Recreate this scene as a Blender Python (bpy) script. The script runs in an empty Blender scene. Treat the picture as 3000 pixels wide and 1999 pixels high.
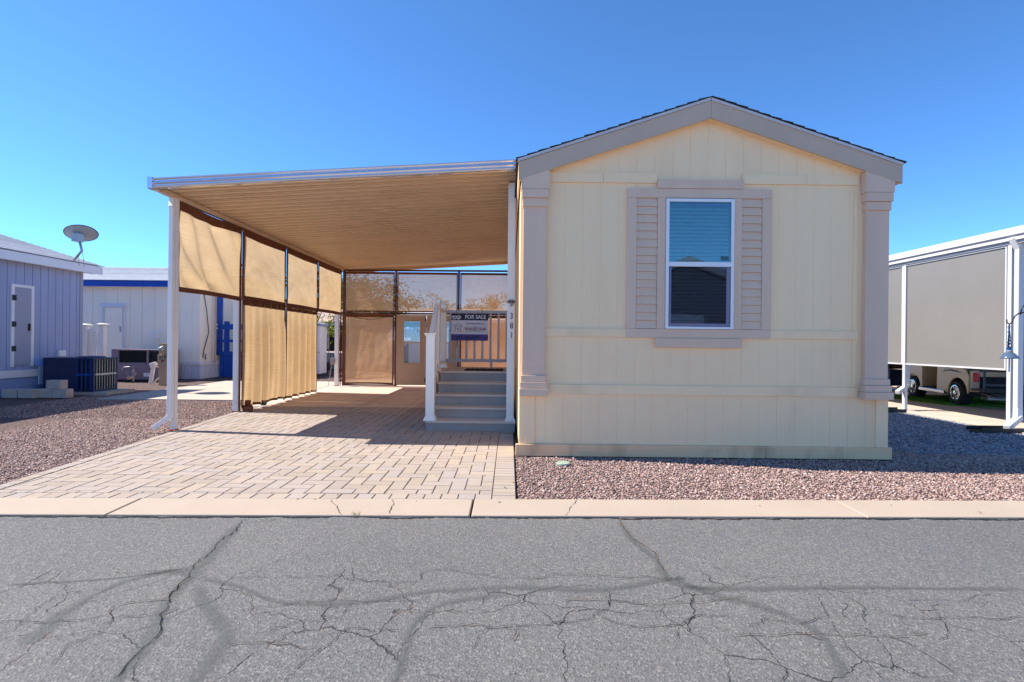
import bpy, bmesh, math, random
import numpy as np
from mathutils import Vector, Matrix, noise as mnoise
random.seed(7); R=math.radians; PI=math.pi
S=bpy.context.scene; COL=S.collection
# ---------------- camera, sky, sun, exposure ----------------
F=1550.0; CX=1492.0; CY=1001.0; HC=1.31; ROLL=R(0.6)
cam=bpy.data.cameras.new('camera'); co=bpy.data.objects.new('camera',cam); COL.objects.link(co)
cam.sensor_width=36; cam.lens=36*F/3000; cam.shift_x=8/3000; cam.shift_y=1.5/3000
cam.clip_start=.05; cam.clip_end=3000
co.matrix_world=Matrix.Translation((0,0,HC))@Matrix.Rotation(R(90),4,'X')@Matrix.Rotation(ROLL,4,'Z')
S.camera=co
SUNEL=R(47); SUNDIR=Vector((-math.cos(SUNEL)*.99,math.cos(SUNEL)*.14,math.sin(SUNEL))).normalized()  # towards the sun
w=bpy.data.worlds.new('World'); S.world=w; w.use_nodes=True
wn=w.node_tree.nodes; wl=w.node_tree.links; bg=wn['Background']
sky=wn.new('ShaderNodeTexSky'); sky.sky_type='NISHITA'; sky.sun_disc=False
sky.sun_elevation=SUNEL; sky.sun_rotation=math.atan2(SUNDIR.x,SUNDIR.y)
sky.air_density=0.62; sky.dust_density=0.0; sky.ozone_density=10.0; sky.altitude=2000
tn=wn.new('ShaderNodeMix'); tn.data_type='RGBA'; tn.blend_type='MULTIPLY'; tn.inputs[0].default_value=1; tn.inputs[7].default_value=(.80,1.0,.98,1)
wl.new(sky.outputs[0],tn.inputs[6]); wl.new(tn.outputs[2],bg.inputs[0]); bg.inputs[1].default_value=.15
sl=bpy.data.lights.new('sun','SUN'); so=bpy.data.objects.new('sun',sl); COL.objects.link(so)
sl.energy=3.7; sl.angle=R(.5); sl.color=(1,.93,.84)
so.rotation_euler=SUNDIR.to_track_quat('Z','Y').to_euler(); so.location=(-20,5,20)
S.view_settings.view_transform='Standard'; S.view_settings.look='None'
S.view_settings.exposure=1.29; S.view_settings.gamma=1
S.render.engine='CYCLES'
# ---------------- helpers ----------------
def W(px,py,Y):
    dx=px-CX; dy=py-CY; c=math.cos(ROLL); s=math.sin(ROLL)
    u=dx*c+dy*s; v=-dx*s+dy*c
    return (u*Y/F, HC-v*Y/F)
def lin(c):
    c=c/255.; return c/12.92 if c<=.04045 else ((c+.055)/1.055)**2.4
def rgb(r,g,b): return (lin(r),lin(g),lin(b),1)
def srt(a,b): return (a,b) if a<b else (b,a)
class MB:
    def __init__(s): s.v=[]; s.f=[]
    def add(s,vs,fs):
        n=len(s.v); s.v+= [tuple(p) for p in vs]; s.f+=[tuple(i+n for i in f) for f in fs]; return s
    def box(s,x0,x1,y0,y1,z0,z1):
        x0,x1=srt(x0,x1); y0,y1=srt(y0,y1); z0,z1=srt(z0,z1)
        return s.add([(x0,y0,z0),(x1,y0,z0),(x1,y1,z0),(x0,y1,z0),(x0,y0,z1),(x1,y0,z1),(x1,y1,z1),(x0,y1,z1)],
          [(0,3,2,1),(4,5,6,7),(0,1,5,4),(1,2,6,5),(2,3,7,6),(3,0,4,7)])
    def prism(s,pts,ax,a0,a1):
        n=len(pts)
        def m(p,a):
            if ax=='x': return (a,p[0],p[1])
            if ax=='y': return (p[0],a,p[1])
            return (p[0],p[1],a)
        vs=[m(p,a0) for p in pts]+[m(p,a1) for p in pts]
        fs=[tuple(range(n)),tuple(range(2*n-1,n-1,-1))]+[(i,(i+1)%n,n+(i+1)%n,n+i) for i in range(n)]
        return s.add(vs,fs)
    def bar(s,p,q,w,h,up=(0,0,1)):
        p=Vector(p);q=Vector(q);d=(q-p).normalized();up=Vector(up)
        if abs(d.dot(up))>.99: up=Vector((0,1,0))
        a=d.cross(up).normalized();b=a.cross(d).normalized();a*=w/2;b*=h/2
        vs=[p-a-b,p+a-b,p+a+b,p-a+b,q-a-b,q+a-b,q+a+b,q-a+b]
        return s.add(vs,[(0,1,2,3),(7,6,5,4),(0,4,5,1),(1,5,6,2),(2,6,7,3),(3,7,4,0)])
    def tube(s,path,r,n=8,cap=True):
        path=[Vector(p) for p in path]; rs=r if isinstance(r,(list,tuple)) else [r]*len(path)
        vs=[];fs=[]; prev=None
        for i,p in enumerate(path):
            d=(path[min(i+1,len(path)-1)]-path[max(i-1,0)]).normalized()
            if prev is None:
                t=Vector((0,0,1)) if abs(d.z)<.9 else Vector((1,0,0)); a=d.cross(t).normalized()
            else: a=(prev-d*prev.dot(d)).normalized()
            prev=a; b=d.cross(a)
            for k in range(n):
                t=2*PI*k/n; vs.append(p+(a*math.cos(t)+b*math.sin(t))*rs[i])
        for i in range(len(path)-1):
            for k in range(n):
                fs.append((i*n+k,i*n+(k+1)%n,(i+1)*n+(k+1)%n,(i+1)*n+k))
        if cap: fs.append(tuple(range(n-1,-1,-1))); fs.append(tuple(range((len(path)-1)*n,len(path)*n)))
        return s.add(vs,fs)
    def lathe(s,c,prof,n=16,ax='z'):
        vs=[];fs=[]
        for r,h in prof:
            for k in range(n):
                t=2*PI*k/n; a=r*math.cos(t); b=r*math.sin(t)
                if ax=='z': vs.append((c[0]+a,c[1]+b,c[2]+h))
                elif ax=='x': vs.append((c[0]+h,c[1]+a,c[2]+b))
                else: vs.append((c[0]+a,c[1]+h,c[2]+b))
        for i in range(len(prof)-1):
            for k in range(n): fs.append((i*n+k,i*n+(k+1)%n,(i+1)*n+(k+1)%n,(i+1)*n+k))
        fs.append(tuple(range(n-1,-1,-1))); fs.append(tuple(range((len(prof)-1)*n,len(prof)*n)))
        return s.add(vs,fs)
    def grid(s,fn,nu,nv):
        vs=[fn(i/nu,j/nv) for j in range(nv+1) for i in range(nu+1)]
        fs=[(j*(nu+1)+i,j*(nu+1)+i+1,(j+1)*(nu+1)+i+1,(j+1)*(nu+1)+i) for j in range(nv) for i in range(nu)]
        return s.add(vs,fs)
    def quad(s,*p): return s.add(p,[tuple(range(len(p)))])
ORG={}
def tag(o,label,cat,group=None,kind=None):
    if label: o['label']=label
    if cat: o['category']=cat
    if group: o['group']=group
    if kind: o['kind']=kind
    return o
def thing(name,label,cat,loc=(0,0,0),group=None,rz=0):
    o=bpy.data.objects.new(name,None); COL.objects.link(o); o.location=loc; o.rotation_euler=(0,0,rz)
    o.empty_display_size=.1; ORG[o.name]=Vector(loc); return tag(o,label,cat,group)
def obj(name,mb,mat,parent=None,bevel=0,smooth=False,local=False,normals=True,label=None):
    off=ORG.get(parent.name,Vector()) if (parent and not local) else Vector()
    me=bpy.data.meshes.new(name); me.from_pydata([(v[0]-off.x,v[1]-off.y,v[2]-off.z) for v in mb.v],[],mb.f)
    if normals:
        bm=bmesh.new(); bm.from_mesh(me); bmesh.ops.recalc_face_normals(bm,faces=bm.faces); bm.to_mesh(me); bm.free()
    me.materials.append(mat)
    if smooth: me.polygons.foreach_set('use_smooth',[True]*len(me.polygons))
    o=bpy.data.objects.new(name,me); COL.objects.link(o)
    if parent: o.parent=parent; ORG[o.name]=off if not local else Vector()
    if bevel:
        m=o.modifiers.new('bevel','BEVEL'); m.width=bevel; m.segments=2; m.limit_method='ANGLE'; m.angle_limit=R(40)
    if label: o['label']=label
    return o
def struct(name,mb,mat,**k): return tag(obj(name,mb,mat,**k),None,None,kind='structure')
def solo(name,mb,mat,label,cat,group=None,**k): return tag(obj(name,mb,mat,**k),label,cat,group)
def text(name,s,c,size,mat,parent,depth=.002,bold=0,sx=1,align='CENTER',shear=0):
    cu=bpy.data.curves.new('t','FONT'); cu.body=s; cu.size=size; cu.extrude=depth; cu.align_x=align; cu.align_y='CENTER'; cu.offset=bold; cu.shear=shear
    to=bpy.data.objects.new('t',cu); me=bpy.data.meshes.new_from_object(to); bpy.data.objects.remove(to)
    off=ORG.get(parent.name,Vector())
    me.transform(Matrix.Translation(Vector(c)-off)@Matrix.Rotation(R(90),4,'X')@Matrix.Diagonal((sx,1,1,1)))
    me.name=name; me.materials.clear(); me.materials.append(mat)
    o=bpy.data.objects.new(name,me); COL.objects.link(o); o.parent=parent; return o
# ---------------- materials ----------------
def nm(name):
    m=bpy.data.materials.new(name); m.use_nodes=True; nt=m.node_tree; return m,nt.nodes,nt.links,nt.nodes['Principled BSDF']
def N(nodes,t,**k):
    n=nodes.new(t)
    for a,b in k.items():
        if isinstance(a,str) and a.startswith('i_'): n.inputs[a[2:]].default_value=b
        else: setattr(n,a,b)
    return n
def mixc(nodes,links,fac,a,b,mode='MIX'):
    n=nodes.new('ShaderNodeMix'); n.data_type='RGBA'; n.blend_type=mode
    for sock,val in ((n.inputs[0],fac),(n.inputs[6],a),(n.inputs[7],b)):
        if hasattr(val,'is_output'): links.new(val,sock)
        else: sock.default_value=val
    return n.outputs[2]
def ramp(nodes,links,inp,lo,hi,a=0,b=1):
    n=nodes.new('ShaderNodeMapRange'); n.inputs[1].default_value=lo; n.inputs[2].default_value=hi
    n.inputs[3].default_value=a; n.inputs[4].default_value=b; links.new(inp,n.inputs[0]); return n.outputs[0]
def noise(nodes,links,scale,detail=4,vec=None,rough=.6,stretch=None,dist=0):
    if vec is None: vec=nodes.new('ShaderNodeTexCoord').outputs['Object']
    if stretch:
        mp=nodes.new('ShaderNodeMapping'); mp.inputs['Scale'].default_value=stretch; links.new(vec,mp.inputs[0]); vec=mp.outputs[0]
    n=nodes.new('ShaderNodeTexNoise'); n.inputs['Scale'].default_value=scale; n.inputs['Detail'].default_value=detail
    n.inputs['Roughness'].default_value=rough; n.inputs['Distortion'].default_value=dist; links.new(vec,n.inputs[0]); return n.outputs[0]
def bump(nodes,links,h,strength,dist,bs,prev=None):
    b=nodes.new('ShaderNodeBump'); b.inputs['Strength'].default_value=strength; b.inputs['Distance'].default_value=dist
    links.new(h,b.inputs['Height'])
    if prev is not None: links.new(prev,b.inputs['Normal'])
    links.new(b.outputs[0],bs.inputs['Normal']); return b.outputs[0]
def M(name,c,rough=.6,var=.12,scale=3,bmp=0,bscale=60,stretch=None,metal=0,island=0,dirt=None,dirtamt=0,spec=.4,nails=0):
    m,n,l,b=nm(name); b.inputs['Roughness'].default_value=rough; b.inputs['Metallic'].default_value=metal
    b.inputs['Specular IOR Level'].default_value=spec
    dark=tuple(x*(1-var) for x in c[:3])+(1,); lite=tuple(min(1,x*(1+var)) for x in c[:3])+(1,)
    f=ramp(n,l,noise(n,l,scale,5,stretch=stretch),.3,.7)
    col=mixc(n,l,f,dark,lite)
    if dirt:
        f2=ramp(n,l,noise(n,l,scale*.6,6,stretch=(1,1,.35)),.5,.8,0,dirtamt); col=mixc(n,l,f2,col,dirt)
    if nails:
        vo=n.new('ShaderNodeTexVoronoi'); vo.inputs['Scale'].default_value=nails; l.new(n.new('ShaderNodeTexCoord').outputs['Object'],vo.inputs[0])
        col=mixc(n,l,ramp(n,l,vo.outputs['Distance'],nails*.0028,nails*.0042,.7,0),col,rgb(96,84,70))
    if island:
        g=n.new('ShaderNodeNewGeometry'); v=ramp(n,l,g.outputs['Random Per Island'],0,1,1-island,1+island)
        mm=n.new('ShaderNodeVectorMath'); mm.operation='SCALE'; l.new(col,mm.inputs[0]); l.new(v,mm.inputs['Scale']); col=mm.outputs[0]
    l.new(col,b.inputs['Base Color'])
    if bmp: bump(n,l,noise(n,l,bscale,3,stretch=stretch),bmp,.01,b)
    return m
cream=M('painted_cream',rgb(255,218,172),.6,.04,1.3,.25,40,(1,1,.12),dirt=rgb(220,190,148),dirtamt=.6,nails=3.2)
cream_trim=M('painted_cream_trim',rgb(254,218,172),.6,.04,3,.35,60,(.12,1,1),dirt=rgb(206,180,140),dirtamt=.5,nails=4)
mauve=M('painted_mauve',rgb(222,189,162),.6,.05,3,.25,60,(1,1,.15),dirt=rgb(196,170,146),dirtamt=.3)
fascia_m=M('painted_fascia',rgb(196,170,146),.55,.05,2,.2,40,dirt=rgb(168,146,126),dirtamt=.3)
wood_base=M('weathered_cream_board',rgb(252,200,152),.8,.14,4,.8,30,(.08,1,1),dirt=rgb(140,112,80),dirtamt=.75)
shingle=M('dark_shingle',rgb(62,58,56),.9,.3,8,.6,200,island=.3)
shingle_l=M('pale_grey_shingle',rgb(178,180,184),.9,.15,6,.6,150,island=.12)
white=M('white_paint',rgb(232,232,234),.45,.03,3,.05,40)
vinyl=M('white_vinyl',rgb(246,241,230),.35,.03,3)
alu=M('white_aluminium',rgb(236,230,222),.38,.04,2)
gutter_m=M('white_gutter_metal',rgb(215,215,220),.16,.03,2,metal=.75)
pan=M('tan_roof_pan',rgb(214,188,160),.45,.06,2,stretch=(.2,1,1),dirt=rgb(160,134,104),dirtamt=.4)
steel=M('galvanised_steel',rgb(160,160,160),.4,.1,6,metal=.7)
deck=M('grey_composite_deck',rgb(152,148,144),.6,.14,4,.6,30,(.1,1,1),dirt=rgb(120,118,122),dirtamt=.5)
deck_edge=M('grey_deck_edge',rgb(206,190,174),.65,.1,4,.5,30,(.1,1,1))
brown=M('brown_hem_webbing',rgb(112,66,42),.85,.15,10,.2,200)
cord=M('dark_brown_pipe',rgb(84,44,28),.6,.15,8)
black=M('black_plastic',rgb(26,26,28),.5,.1,8)
rubber=M('tyre_rubber',rgb(38,37,38),.85,.15,20,.5,80)
tan_paint=M('tan_metal_paint',rgb(186,160,134),.5,.06,4,.1,40)
blue_side=M('blue_grey_siding',rgb(158,170,202),.65,.06,2,.25,40,(1,1,.12))
blue_low=M('blue_grey_skirt',rgb(140,162,204),.65,.08,2,.2,40)
navy=M('navy_blue_paint',rgb(22,76,170),.55,.1,4,.1,30)
navy_ac=M('dark_navy_metal',rgb(34,44,78),.4,.15,2)
lilac=M('pale_lilac_siding',rgb(252,242,222),.65,.03,1.5,.2,40,(1,1,.12),dirt=rgb(222,220,224),dirtamt=.5)
skirt_m=M('pale_ribbed_skirt',rgb(216,220,230),.6,.05,3)
mauve_metal=M('mauve_metal_case',rgb(140,124,134),.5,.08,3,.1,30)
meter_m=M('beige_meter_case',rgb(196,168,138),.55,.06,3)
block_m=M('concrete_block',rgb(206,188,172),.9,.15,6,.8,90,island=.2)
coil=M('dark_coil',rgb(36,34,34),.7,.3,40,.4,120)
greyscreen=M('grey_screen_cloth',rgb(124,122,119),.4,.05,1.2,.1,400,dirt=rgb(116,116,116),dirtamt=.5)
beige_body=M('beige_cart_paint',rgb(206,184,150),.3,.04,3,spec=.6)
chrome=M('chrome',rgb(210,205,200),.18,.05,6,metal=1)
redlens=M('red_tail_lens',rgb(200,24,30),.25,.1,8)
dkbrown=M('dark_porch_wall',rgb(64,48,52),.8,.2,2)
brownroof=M('brown_roof',rgb(184,160,150),.9,.15,3,.3,60)
lightblue=M('light_blue_siding',rgb(140,172,210),.6,.06,2,.2,40)
slate=M('slate_door_paint',rgb(158,164,182),.6,.06,3)
bark=M('green_brown_bark',rgb(132,128,84),.85,.3,8,.6,40)
rust=M('rusty_metal',rgb(150,74,44),.9,.35,12,.5,60)
woodb=M('red_brown_wood',rgb(128,66,44),.8,.25,6,.5,40,(1,1,.2))
signw=M('sign_white',rgb(222,222,230),.5,.03,4); signn=M('sign_navy',rgb(22,22,50),.5,.05,4)
signp=M('sign_violet',rgb(74,66,140),.5,.05,3); signred=M('sign_dark_red',rgb(140,34,32),.5,.05,4)
mat_m=M('dark_door_mat',rgb(50,32,26),.95,.3,20,.6,100)
greenl=M('pale_green_lid',rgb(150,166,146),.6,.1,8)
turf=M('artificial_turf',rgb(100,146,52),.9,.3,20)
lap=M('grey_beige_lap_siding',rgb(150,144,136),.65,.06,2)
glazed=M('blue_glass_bead',rgb(40,80,140),.15,.3,10)
def glassmat(name,tint,refl):
    m,n,l,b=nm(name); n.remove(b); out=n['Material Output']
    t=N(n,'ShaderNodeBsdfTransparent'); t.inputs[0].default_value=tint
    g=N(n,'ShaderNodeBsdfGlossy'); g.inputs['Roughness'].default_value=.01; g.inputs['Color'].default_value=(.78,.84,.84,1)
    fr=N(n,'ShaderNodeFresnel'); fr.inputs[0].default_value=1.5
    a=N(n,'ShaderNodeMath',operation='ADD'); a.use_clamp=True; a.inputs[1].default_value=refl; l.new(fr.outputs[0],a.inputs[0])
    nb=noise(n,l,1.2,1); bb=n.new('ShaderNodeBump'); bb.inputs['Strength'].default_value=.03; bb.inputs['Distance'].default_value=.05; l.new(nb,bb.inputs['Height']); l.new(bb.outputs[0],g.inputs['Normal'])
    mx=N(n,'ShaderNodeMixShader'); l.new(a.outputs[0],mx.inputs[0]); l.new(t.outputs[0],mx.inputs[1]); l.new(g.outputs[0],mx.inputs[2]); l.new(mx.outputs[0],out.inputs[0]); return m
glass_t=glassmat('window_glass_top',(.62,.84,.84,1),.11)
glass_b=glassmat('window_glass_screened',(.42,.48,.56,1),.05)
glass_d=glassmat('door_glass',(.85,.9,.95,1),.05)
def clothmat(name,c,tr,c2):
    m,n,l,b=nm(name); n.remove(b); out=n['Material Output']
    tc=n.new('ShaderNodeTexCoord').outputs['Object']
    f=ramp(n,l,noise(n,l,2.2,5),.3,.7)
    col=mixc(n,l,f,c,c2)
    f3=ramp(n,l,noise(n,l,6,3,stretch=(.35,.35,24)),.3,.7,.84,1.08)
    f4=ramp(n,l,noise(n,l,6,2,stretch=(16,16,.3)),.3,.7,.95,1.03)
    mu=n.new('ShaderNodeMath'); mu.operation='MULTIPLY'; l.new(f3,mu.inputs[0]); l.new(f4,mu.inputs[1])
    vm=n.new('ShaderNodeVectorMath'); vm.operation='SCALE'; l.new(col,vm.inputs[0]); l.new(mu.outputs[0],vm.inputs['Scale']); col=vm.outputs[0]
    d=N(n,'ShaderNodeBsdfDiffuse'); tl=N(n,'ShaderNodeBsdfTranslucent'); tp=N(n,'ShaderNodeBsdfTransparent'); tp.inputs[0].default_value=(1,.88,.70,1)
    l.new(col,d.inputs[0]); l.new(col,tl.inputs[0])
    bb=n.new('ShaderNodeBump'); bb.inputs['Strength'].default_value=.25; bb.inputs['Distance'].default_value=.01
    l.new(noise(n,l,30,3,stretch=(.5,.5,6)),bb.inputs['Height']); l.new(bb.outputs[0],d.inputs['Normal'])
    a=N(n,'ShaderNodeMixShader'); a.inputs[0].default_value=.55; l.new(d.outputs[0],a.inputs[1]); l.new(tl.outputs[0],a.inputs[2])
    z=N(n,'ShaderNodeMixShader'); z.inputs[0].default_value=tr; l.new(a.outputs[0],z.inputs[1]); l.new(tp.outputs[0],z.inputs[2]); l.new(z.outputs[0],out.inputs[0]); return m
cloth=clothmat('tan_shade_mesh',rgb(196,165,122),.03,rgb(206,177,136))
cloth_thin=clothmat('tan_shade_mesh_open_weave',rgb(214,172,130),.25,rgb(222,182,140))
# ---------- ground materials ----------
def asphalt_mat():
    m,n,l,b=nm('asphalt'); b.inputs['Roughness'].default_value=.85
    tc=n.new('ShaderNodeTexCoord').outputs['Object']
    big=ramp(n,l,noise(n,l,.35,4,vec=tc),.3,.7); col=mixc(n,l,big,rgb(90,90,90),rgb(108,106,103))
    st=noise(n,l,1.6,5,vec=tc,stretch=(.25,1,1)); col=mixc(n,l,ramp(n,l,st,.5,.75,0,.45),col,rgb(98,100,104))
    v=n.new('ShaderNodeTexVoronoi'); v.inputs['Scale'].default_value=105; l.new(tc,v.inputs[0])
    sep=n.new('ShaderNodeSeparateColor'); l.new(v.outputs['Color'],sep.inputs[0])
    col=mixc(n,l,ramp(n,l,sep.outputs[0],.62,.97,0,.45),col,rgb(152,148,141))
    col=mixc(n,l,ramp(n,l,sep.outputs[1],.62,.97,0,.5),col,rgb(58,58,58))
    fine=noise(n,l,160,2,vec=tc); col=mixc(n,l,ramp(n,l,fine,.55,.75,0,.4),col,rgb(62,62,62))
    # crazed hairline cracks nearer the middle of the road
    dn=n.new('ShaderNodeTexNoise'); dn.inputs['Scale'].default_value=2.2; dn.inputs['Detail'].default_value=6; l.new(tc,dn.inputs[0])
    ad=n.new('ShaderNodeVectorMath'); ad.operation='MULTIPLY_ADD'; l.new(dn.outputs['Color'],ad.inputs[0]); ad.inputs[1].default_value=(.55,.55,0); l.new(tc,ad.inputs[2])
    vc=n.new('ShaderNodeTexVoronoi'); vc.feature='DISTANCE_TO_EDGE'; vc.inputs['Scale'].default_value=1.7; l.new(ad.outputs[0],vc.inputs[0])
    cr=ramp(n,l,vc.outputs['Distance'],.0015,.006,.75,0)
    sx=n.new('ShaderNodeSeparateXYZ'); l.new(tc,sx.inputs[0]); ym=ramp(n,l,sx.outputs[1],3.1,2.85,0,1)
    msk=ramp(n,l,noise(n,l,1.1,4,vec=tc),.38,.5)
    k=n.new('ShaderNodeMath'); k.operation='MULTIPLY'; l.new(cr,k.inputs[0]); l.new(ym,k.inputs[1])
    k2=n.new('ShaderNodeMath'); k2.operation='MULTIPLY'; l.new(k.outputs[0],k2.inputs[0]); l.new(msk,k2.inputs[1])
    tanm=ramp(n,l,noise(n,l,3.2,2,vec=tc),.5,.6)
    ccol=mixc(n,l,tanm,rgb(34,32,32),rgb(116,102,92))
    col=mixc(n,l,k2.outputs[0],col,ccol)
    l.new(col,b.inputs['Base Color'])
    p=bump(n,l,v.outputs['Distance'],.6,.006,b); p=bump(n,l,fine,.5,.004,b,p)
    inv=ramp(n,l,k2.outputs[0],0,1,1,0); bump(n,l,inv,1,.01,b,p); return m
def seal_mat():   # old crack sealant: smoother darker band with frayed edges (u runs across the band)
    m,n,l,b=nm('crack_sealant'); b.inputs['Roughness'].default_value=.75
    uv=n.new('ShaderNodeUVMap'); sx=n.new('ShaderNodeSeparateXYZ'); l.new(uv.outputs[0],sx.inputs[0])
    tc=n.new('ShaderNodeTexCoord').outputs['Object']
    col=mixc(n,l,ramp(n,l,noise(n,l,60,4,vec=tc),.35,.65),rgb(84,86,84),rgb(104,105,103)); l.new(col,b.inputs['Base Color'])
    e=n.new('ShaderNodeMath'); e.operation='ADD'; l.new(sx.outputs[0],e.inputs[0]); l.new(ramp(n,l,noise(n,l,9,5,vec=tc),.2,.8,-.35,.35),e.inputs[1])
    a=ramp(n,l,e.outputs[0],.1,1.1,0,.62); l.new(a,b.inputs['Alpha']); bump(n,l,noise(n,l,120,2,vec=tc),.3,.004,b); return m
def kerb_mat():
    m,n,l,b=nm('kerb_concrete'); b.inputs['Roughness'].default_value=.85
    col=mixc(n,l,ramp(n,l,noise(n,l,1.2,6),.3,.7),rgb(165,149,132),rgb(175,159,142))
    col=mixc(n,l,ramp(n,l,noise(n,l,140,2),.62,.8,0,.4),col,rgb(150,130,112))
    col=mixc(n,l,ramp(n,l,noise(n,l,3,6,stretch=(.2,2,1)),.55,.8,0,.35),col,rgb(168,146,126))
    l.new(col,b.inputs['Base Color']); bump(n,l,noise(n,l,180,3),.25,.004,b); return m
def gravel_ground(name,cols,sc):
    m,n,l,b=nm(name); b.inputs['Roughness'].default_value=.95
    tc=n.new('ShaderNodeTexCoord').outputs['Object']
    v=n.new('ShaderNodeTexVoronoi'); v.inputs['Scale'].default_value=sc; l.new(tc,v.inputs[0])
    sep=n.new('ShaderNodeSeparateColor'); l.new(v.outputs['Color'],sep.inputs[0])
    col=mixc(n,l,sep.outputs[0],cols[0],cols[1]); col=mixc(n,l,ramp(n,l,sep.outputs[1],.75,.8),col,cols[2])
    e=n.new('ShaderNodeTexVoronoi'); e.feature='DISTANCE_TO_EDGE'; e.inputs['Scale'].default_value=sc; l.new(tc,e.inputs[0])
    col=mixc(n,l,ramp(n,l,e.outputs[0],0,.12,.75,0),col,cols[3])
    l.new(col,b.inputs['Base Color']); bump(n,l,e.outputs[0],1,.03,b); return m
def stone_mat(name,cols):
    m,n,l,b=nm(name); b.inputs['Roughness'].default_value=.9
    g=n.new('ShaderNodeNewGeometry'); cr=n.new('ShaderNodeValToRGB'); el=cr.color_ramp.elements
    while len(el)<len(cols): el.new(.5)
    for i,c in enumerate(cols): el[i].position=i/(len(cols)-1); el[i].color=c
    l.new(g.outputs['Random Per Island'],cr.inputs[0])
    col=mixc(n,l,ramp(n,l,noise(n,l,90,3),.3,.7),cr.outputs[0],(.7,.7,.7,1),'MULTIPLY'); l.new(col,b.inputs['Base Color']); return m
def paver_mat():
    m,n,l,b=nm('paver_concrete'); b.inputs['Roughness'].default_value=.9
    g=n.new('ShaderNodeNewGeometry'); r=g.outputs['Random Per Island']
    c=n.new('ShaderNodeValToRGB'); el=c.color_ramp.elements
    for i,(p,cc) in enumerate([(0,rgb(149,137,123)),(.3,rgb(158,143,127)),(.6,rgb(156,146,138)),(1,rgb(166,150,130))]):
        if i>1: el.new(p)
    for i,(p,cc) in enumerate([(0,rgb(149,137,123)),(.3,rgb(158,143,127)),(.6,rgb(156,146,138)),(1,rgb(166,150,130))]):
        el[i].position=p; el[i].color=cc
    l.new(r,c.inputs[0]); col=c.outputs[0]
    col=mixc(n,l,ramp(n,l,noise(n,l,.9,4),.35,.65,0,.4),col,rgb(176,160,152))
    col=mixc(n,l,ramp(n,l,noise(n,l,60,4),.55,.8,0,.4),col,rgb(140,124,114))
    col=mixc(n,l,ramp(n,l,noise(n,l,2.3,5),.62,.78,0,.5),col,rgb(126,106,94))
    l.new(col,b.inputs['Base Color']); bump(n,l,noise(n,l,120,3),.4,.004,b); return m
asph=asphalt_mat(); seal=seal_mat(); kerbm=kerb_mat(); paverm=paver_mat()
PINK=[rgb(202,168,158),rgb(164,132,126),rgb(216,190,178),rgb(80,62,58)]
pink_g=gravel_ground('pink_gravel_bed',[rgb(140,112,104),rgb(104,82,76),rgb(166,140,130),rgb(46,34,32)],70)
grey_g=gravel_ground('grey_gravel_bed',[rgb(130,134,146),rgb(84,86,96),rgb(176,176,180),rgb(44,44,48)],40)
far_g=gravel_ground('tan_gravel_bed',[rgb(190,166,150),rgb(160,138,124),rgb(206,184,168),rgb(110,92,80)],30)
pink_s=stone_mat('pink_stones',[rgb(96,70,66),rgb(196,166,154),rgb(164,130,120),rgb(214,192,178),rgb(130,102,96),rgb(186,152,140)])
grey_s=stone_mat('grey_stones',[rgb(70,72,82),rgb(158,162,174),rgb(106,110,122),rgb(196,194,194),rgb(128,130,142),rgb(168,160,156)])
slab_m=M('old_pinkish_slab',rgb(206,184,168),.9,.1,2,.3,100,dirt=rgb(150,126,112),dirtamt=.5)
conc=M('pale_concrete',rgb(186,172,156),.88,.07,1.5,.25,120,dirt=rgb(176,162,148),dirtamt=.4)
joint_m=M('dark_joint',rgb(70,60,54),.95,.2,10)
crack_m=M('dark_crack',rgb(30,28,28),.98,.3,10)  # near-black colour of the thin ribbons drawn along cracks and the road edge
tan_crack=M('tan_crack_fill',rgb(128,112,98),.95,.2,10)
# ---------------- the setting ----------------
KB=lambda x: 4.33+.0245*x        # back of the kerb
KF=lambda x: 3.94+.0225*x        # front of the kerb
struct('ground',MB().quad((-400,-400,-.06),(400,-400,-.06),(400,600,-.06),(-400,600,-.06)),far_g)
def strip(fa,fb,xs,z):
    mb=MB()
    for a,b in zip(xs[:-1],xs[1:]): mb.quad((a,fa(a),z),(b,fa(b),z),(b,fb(b),z),(a,fb(a),z))
    return mb
XS=[-60,-20,-8,-4,0,4,8,20,60]
struct('road',strip(lambda x:-3.2,KF,XS,0),asph)
# kerb: cast in lengths with real joints between them
jx=[-7.9,-5.0,-2.94+.02,-.275,2.87,5.9,8.9]; jx=[-17,-14,-11]+[-8.85,-5.9,-2.94,-.277,2.72,5.8,8.9,12,15,18]
mb=MB()
for i,(a,b) in enumerate(zip(jx[:-1],jx[1:])):
    g=.008 if abs(a+2.94)<.1 or abs(a+.277)<.1 else .003
    a2=a+g; b2=b-(.008 if abs(b+2.94)<.1 or abs(b+.277)<.1 else .003)
    vs=[(a2,KF(a2),-.05),(b2,KF(b2),-.05),(b2,KB(b2),-.05),(a2,KB(a2),-.05),(a2,KF(a2),.014),(b2,KF(b2),.014),(b2,KB(b2),.022),(a2,KB(a2),.022)]
    mb.add(vs,[(0,3,2,1),(4,5,6,7),(0,1,5,4),(1,2,6,5),(2,3,7,6),(3,0,4,7)])
struct('kerb',mb,kerbm,bevel=.008)
struct('kerb_far_side',strip(lambda x:-3.6,lambda x:-3.2,XS,.02),kerbm)
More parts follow.
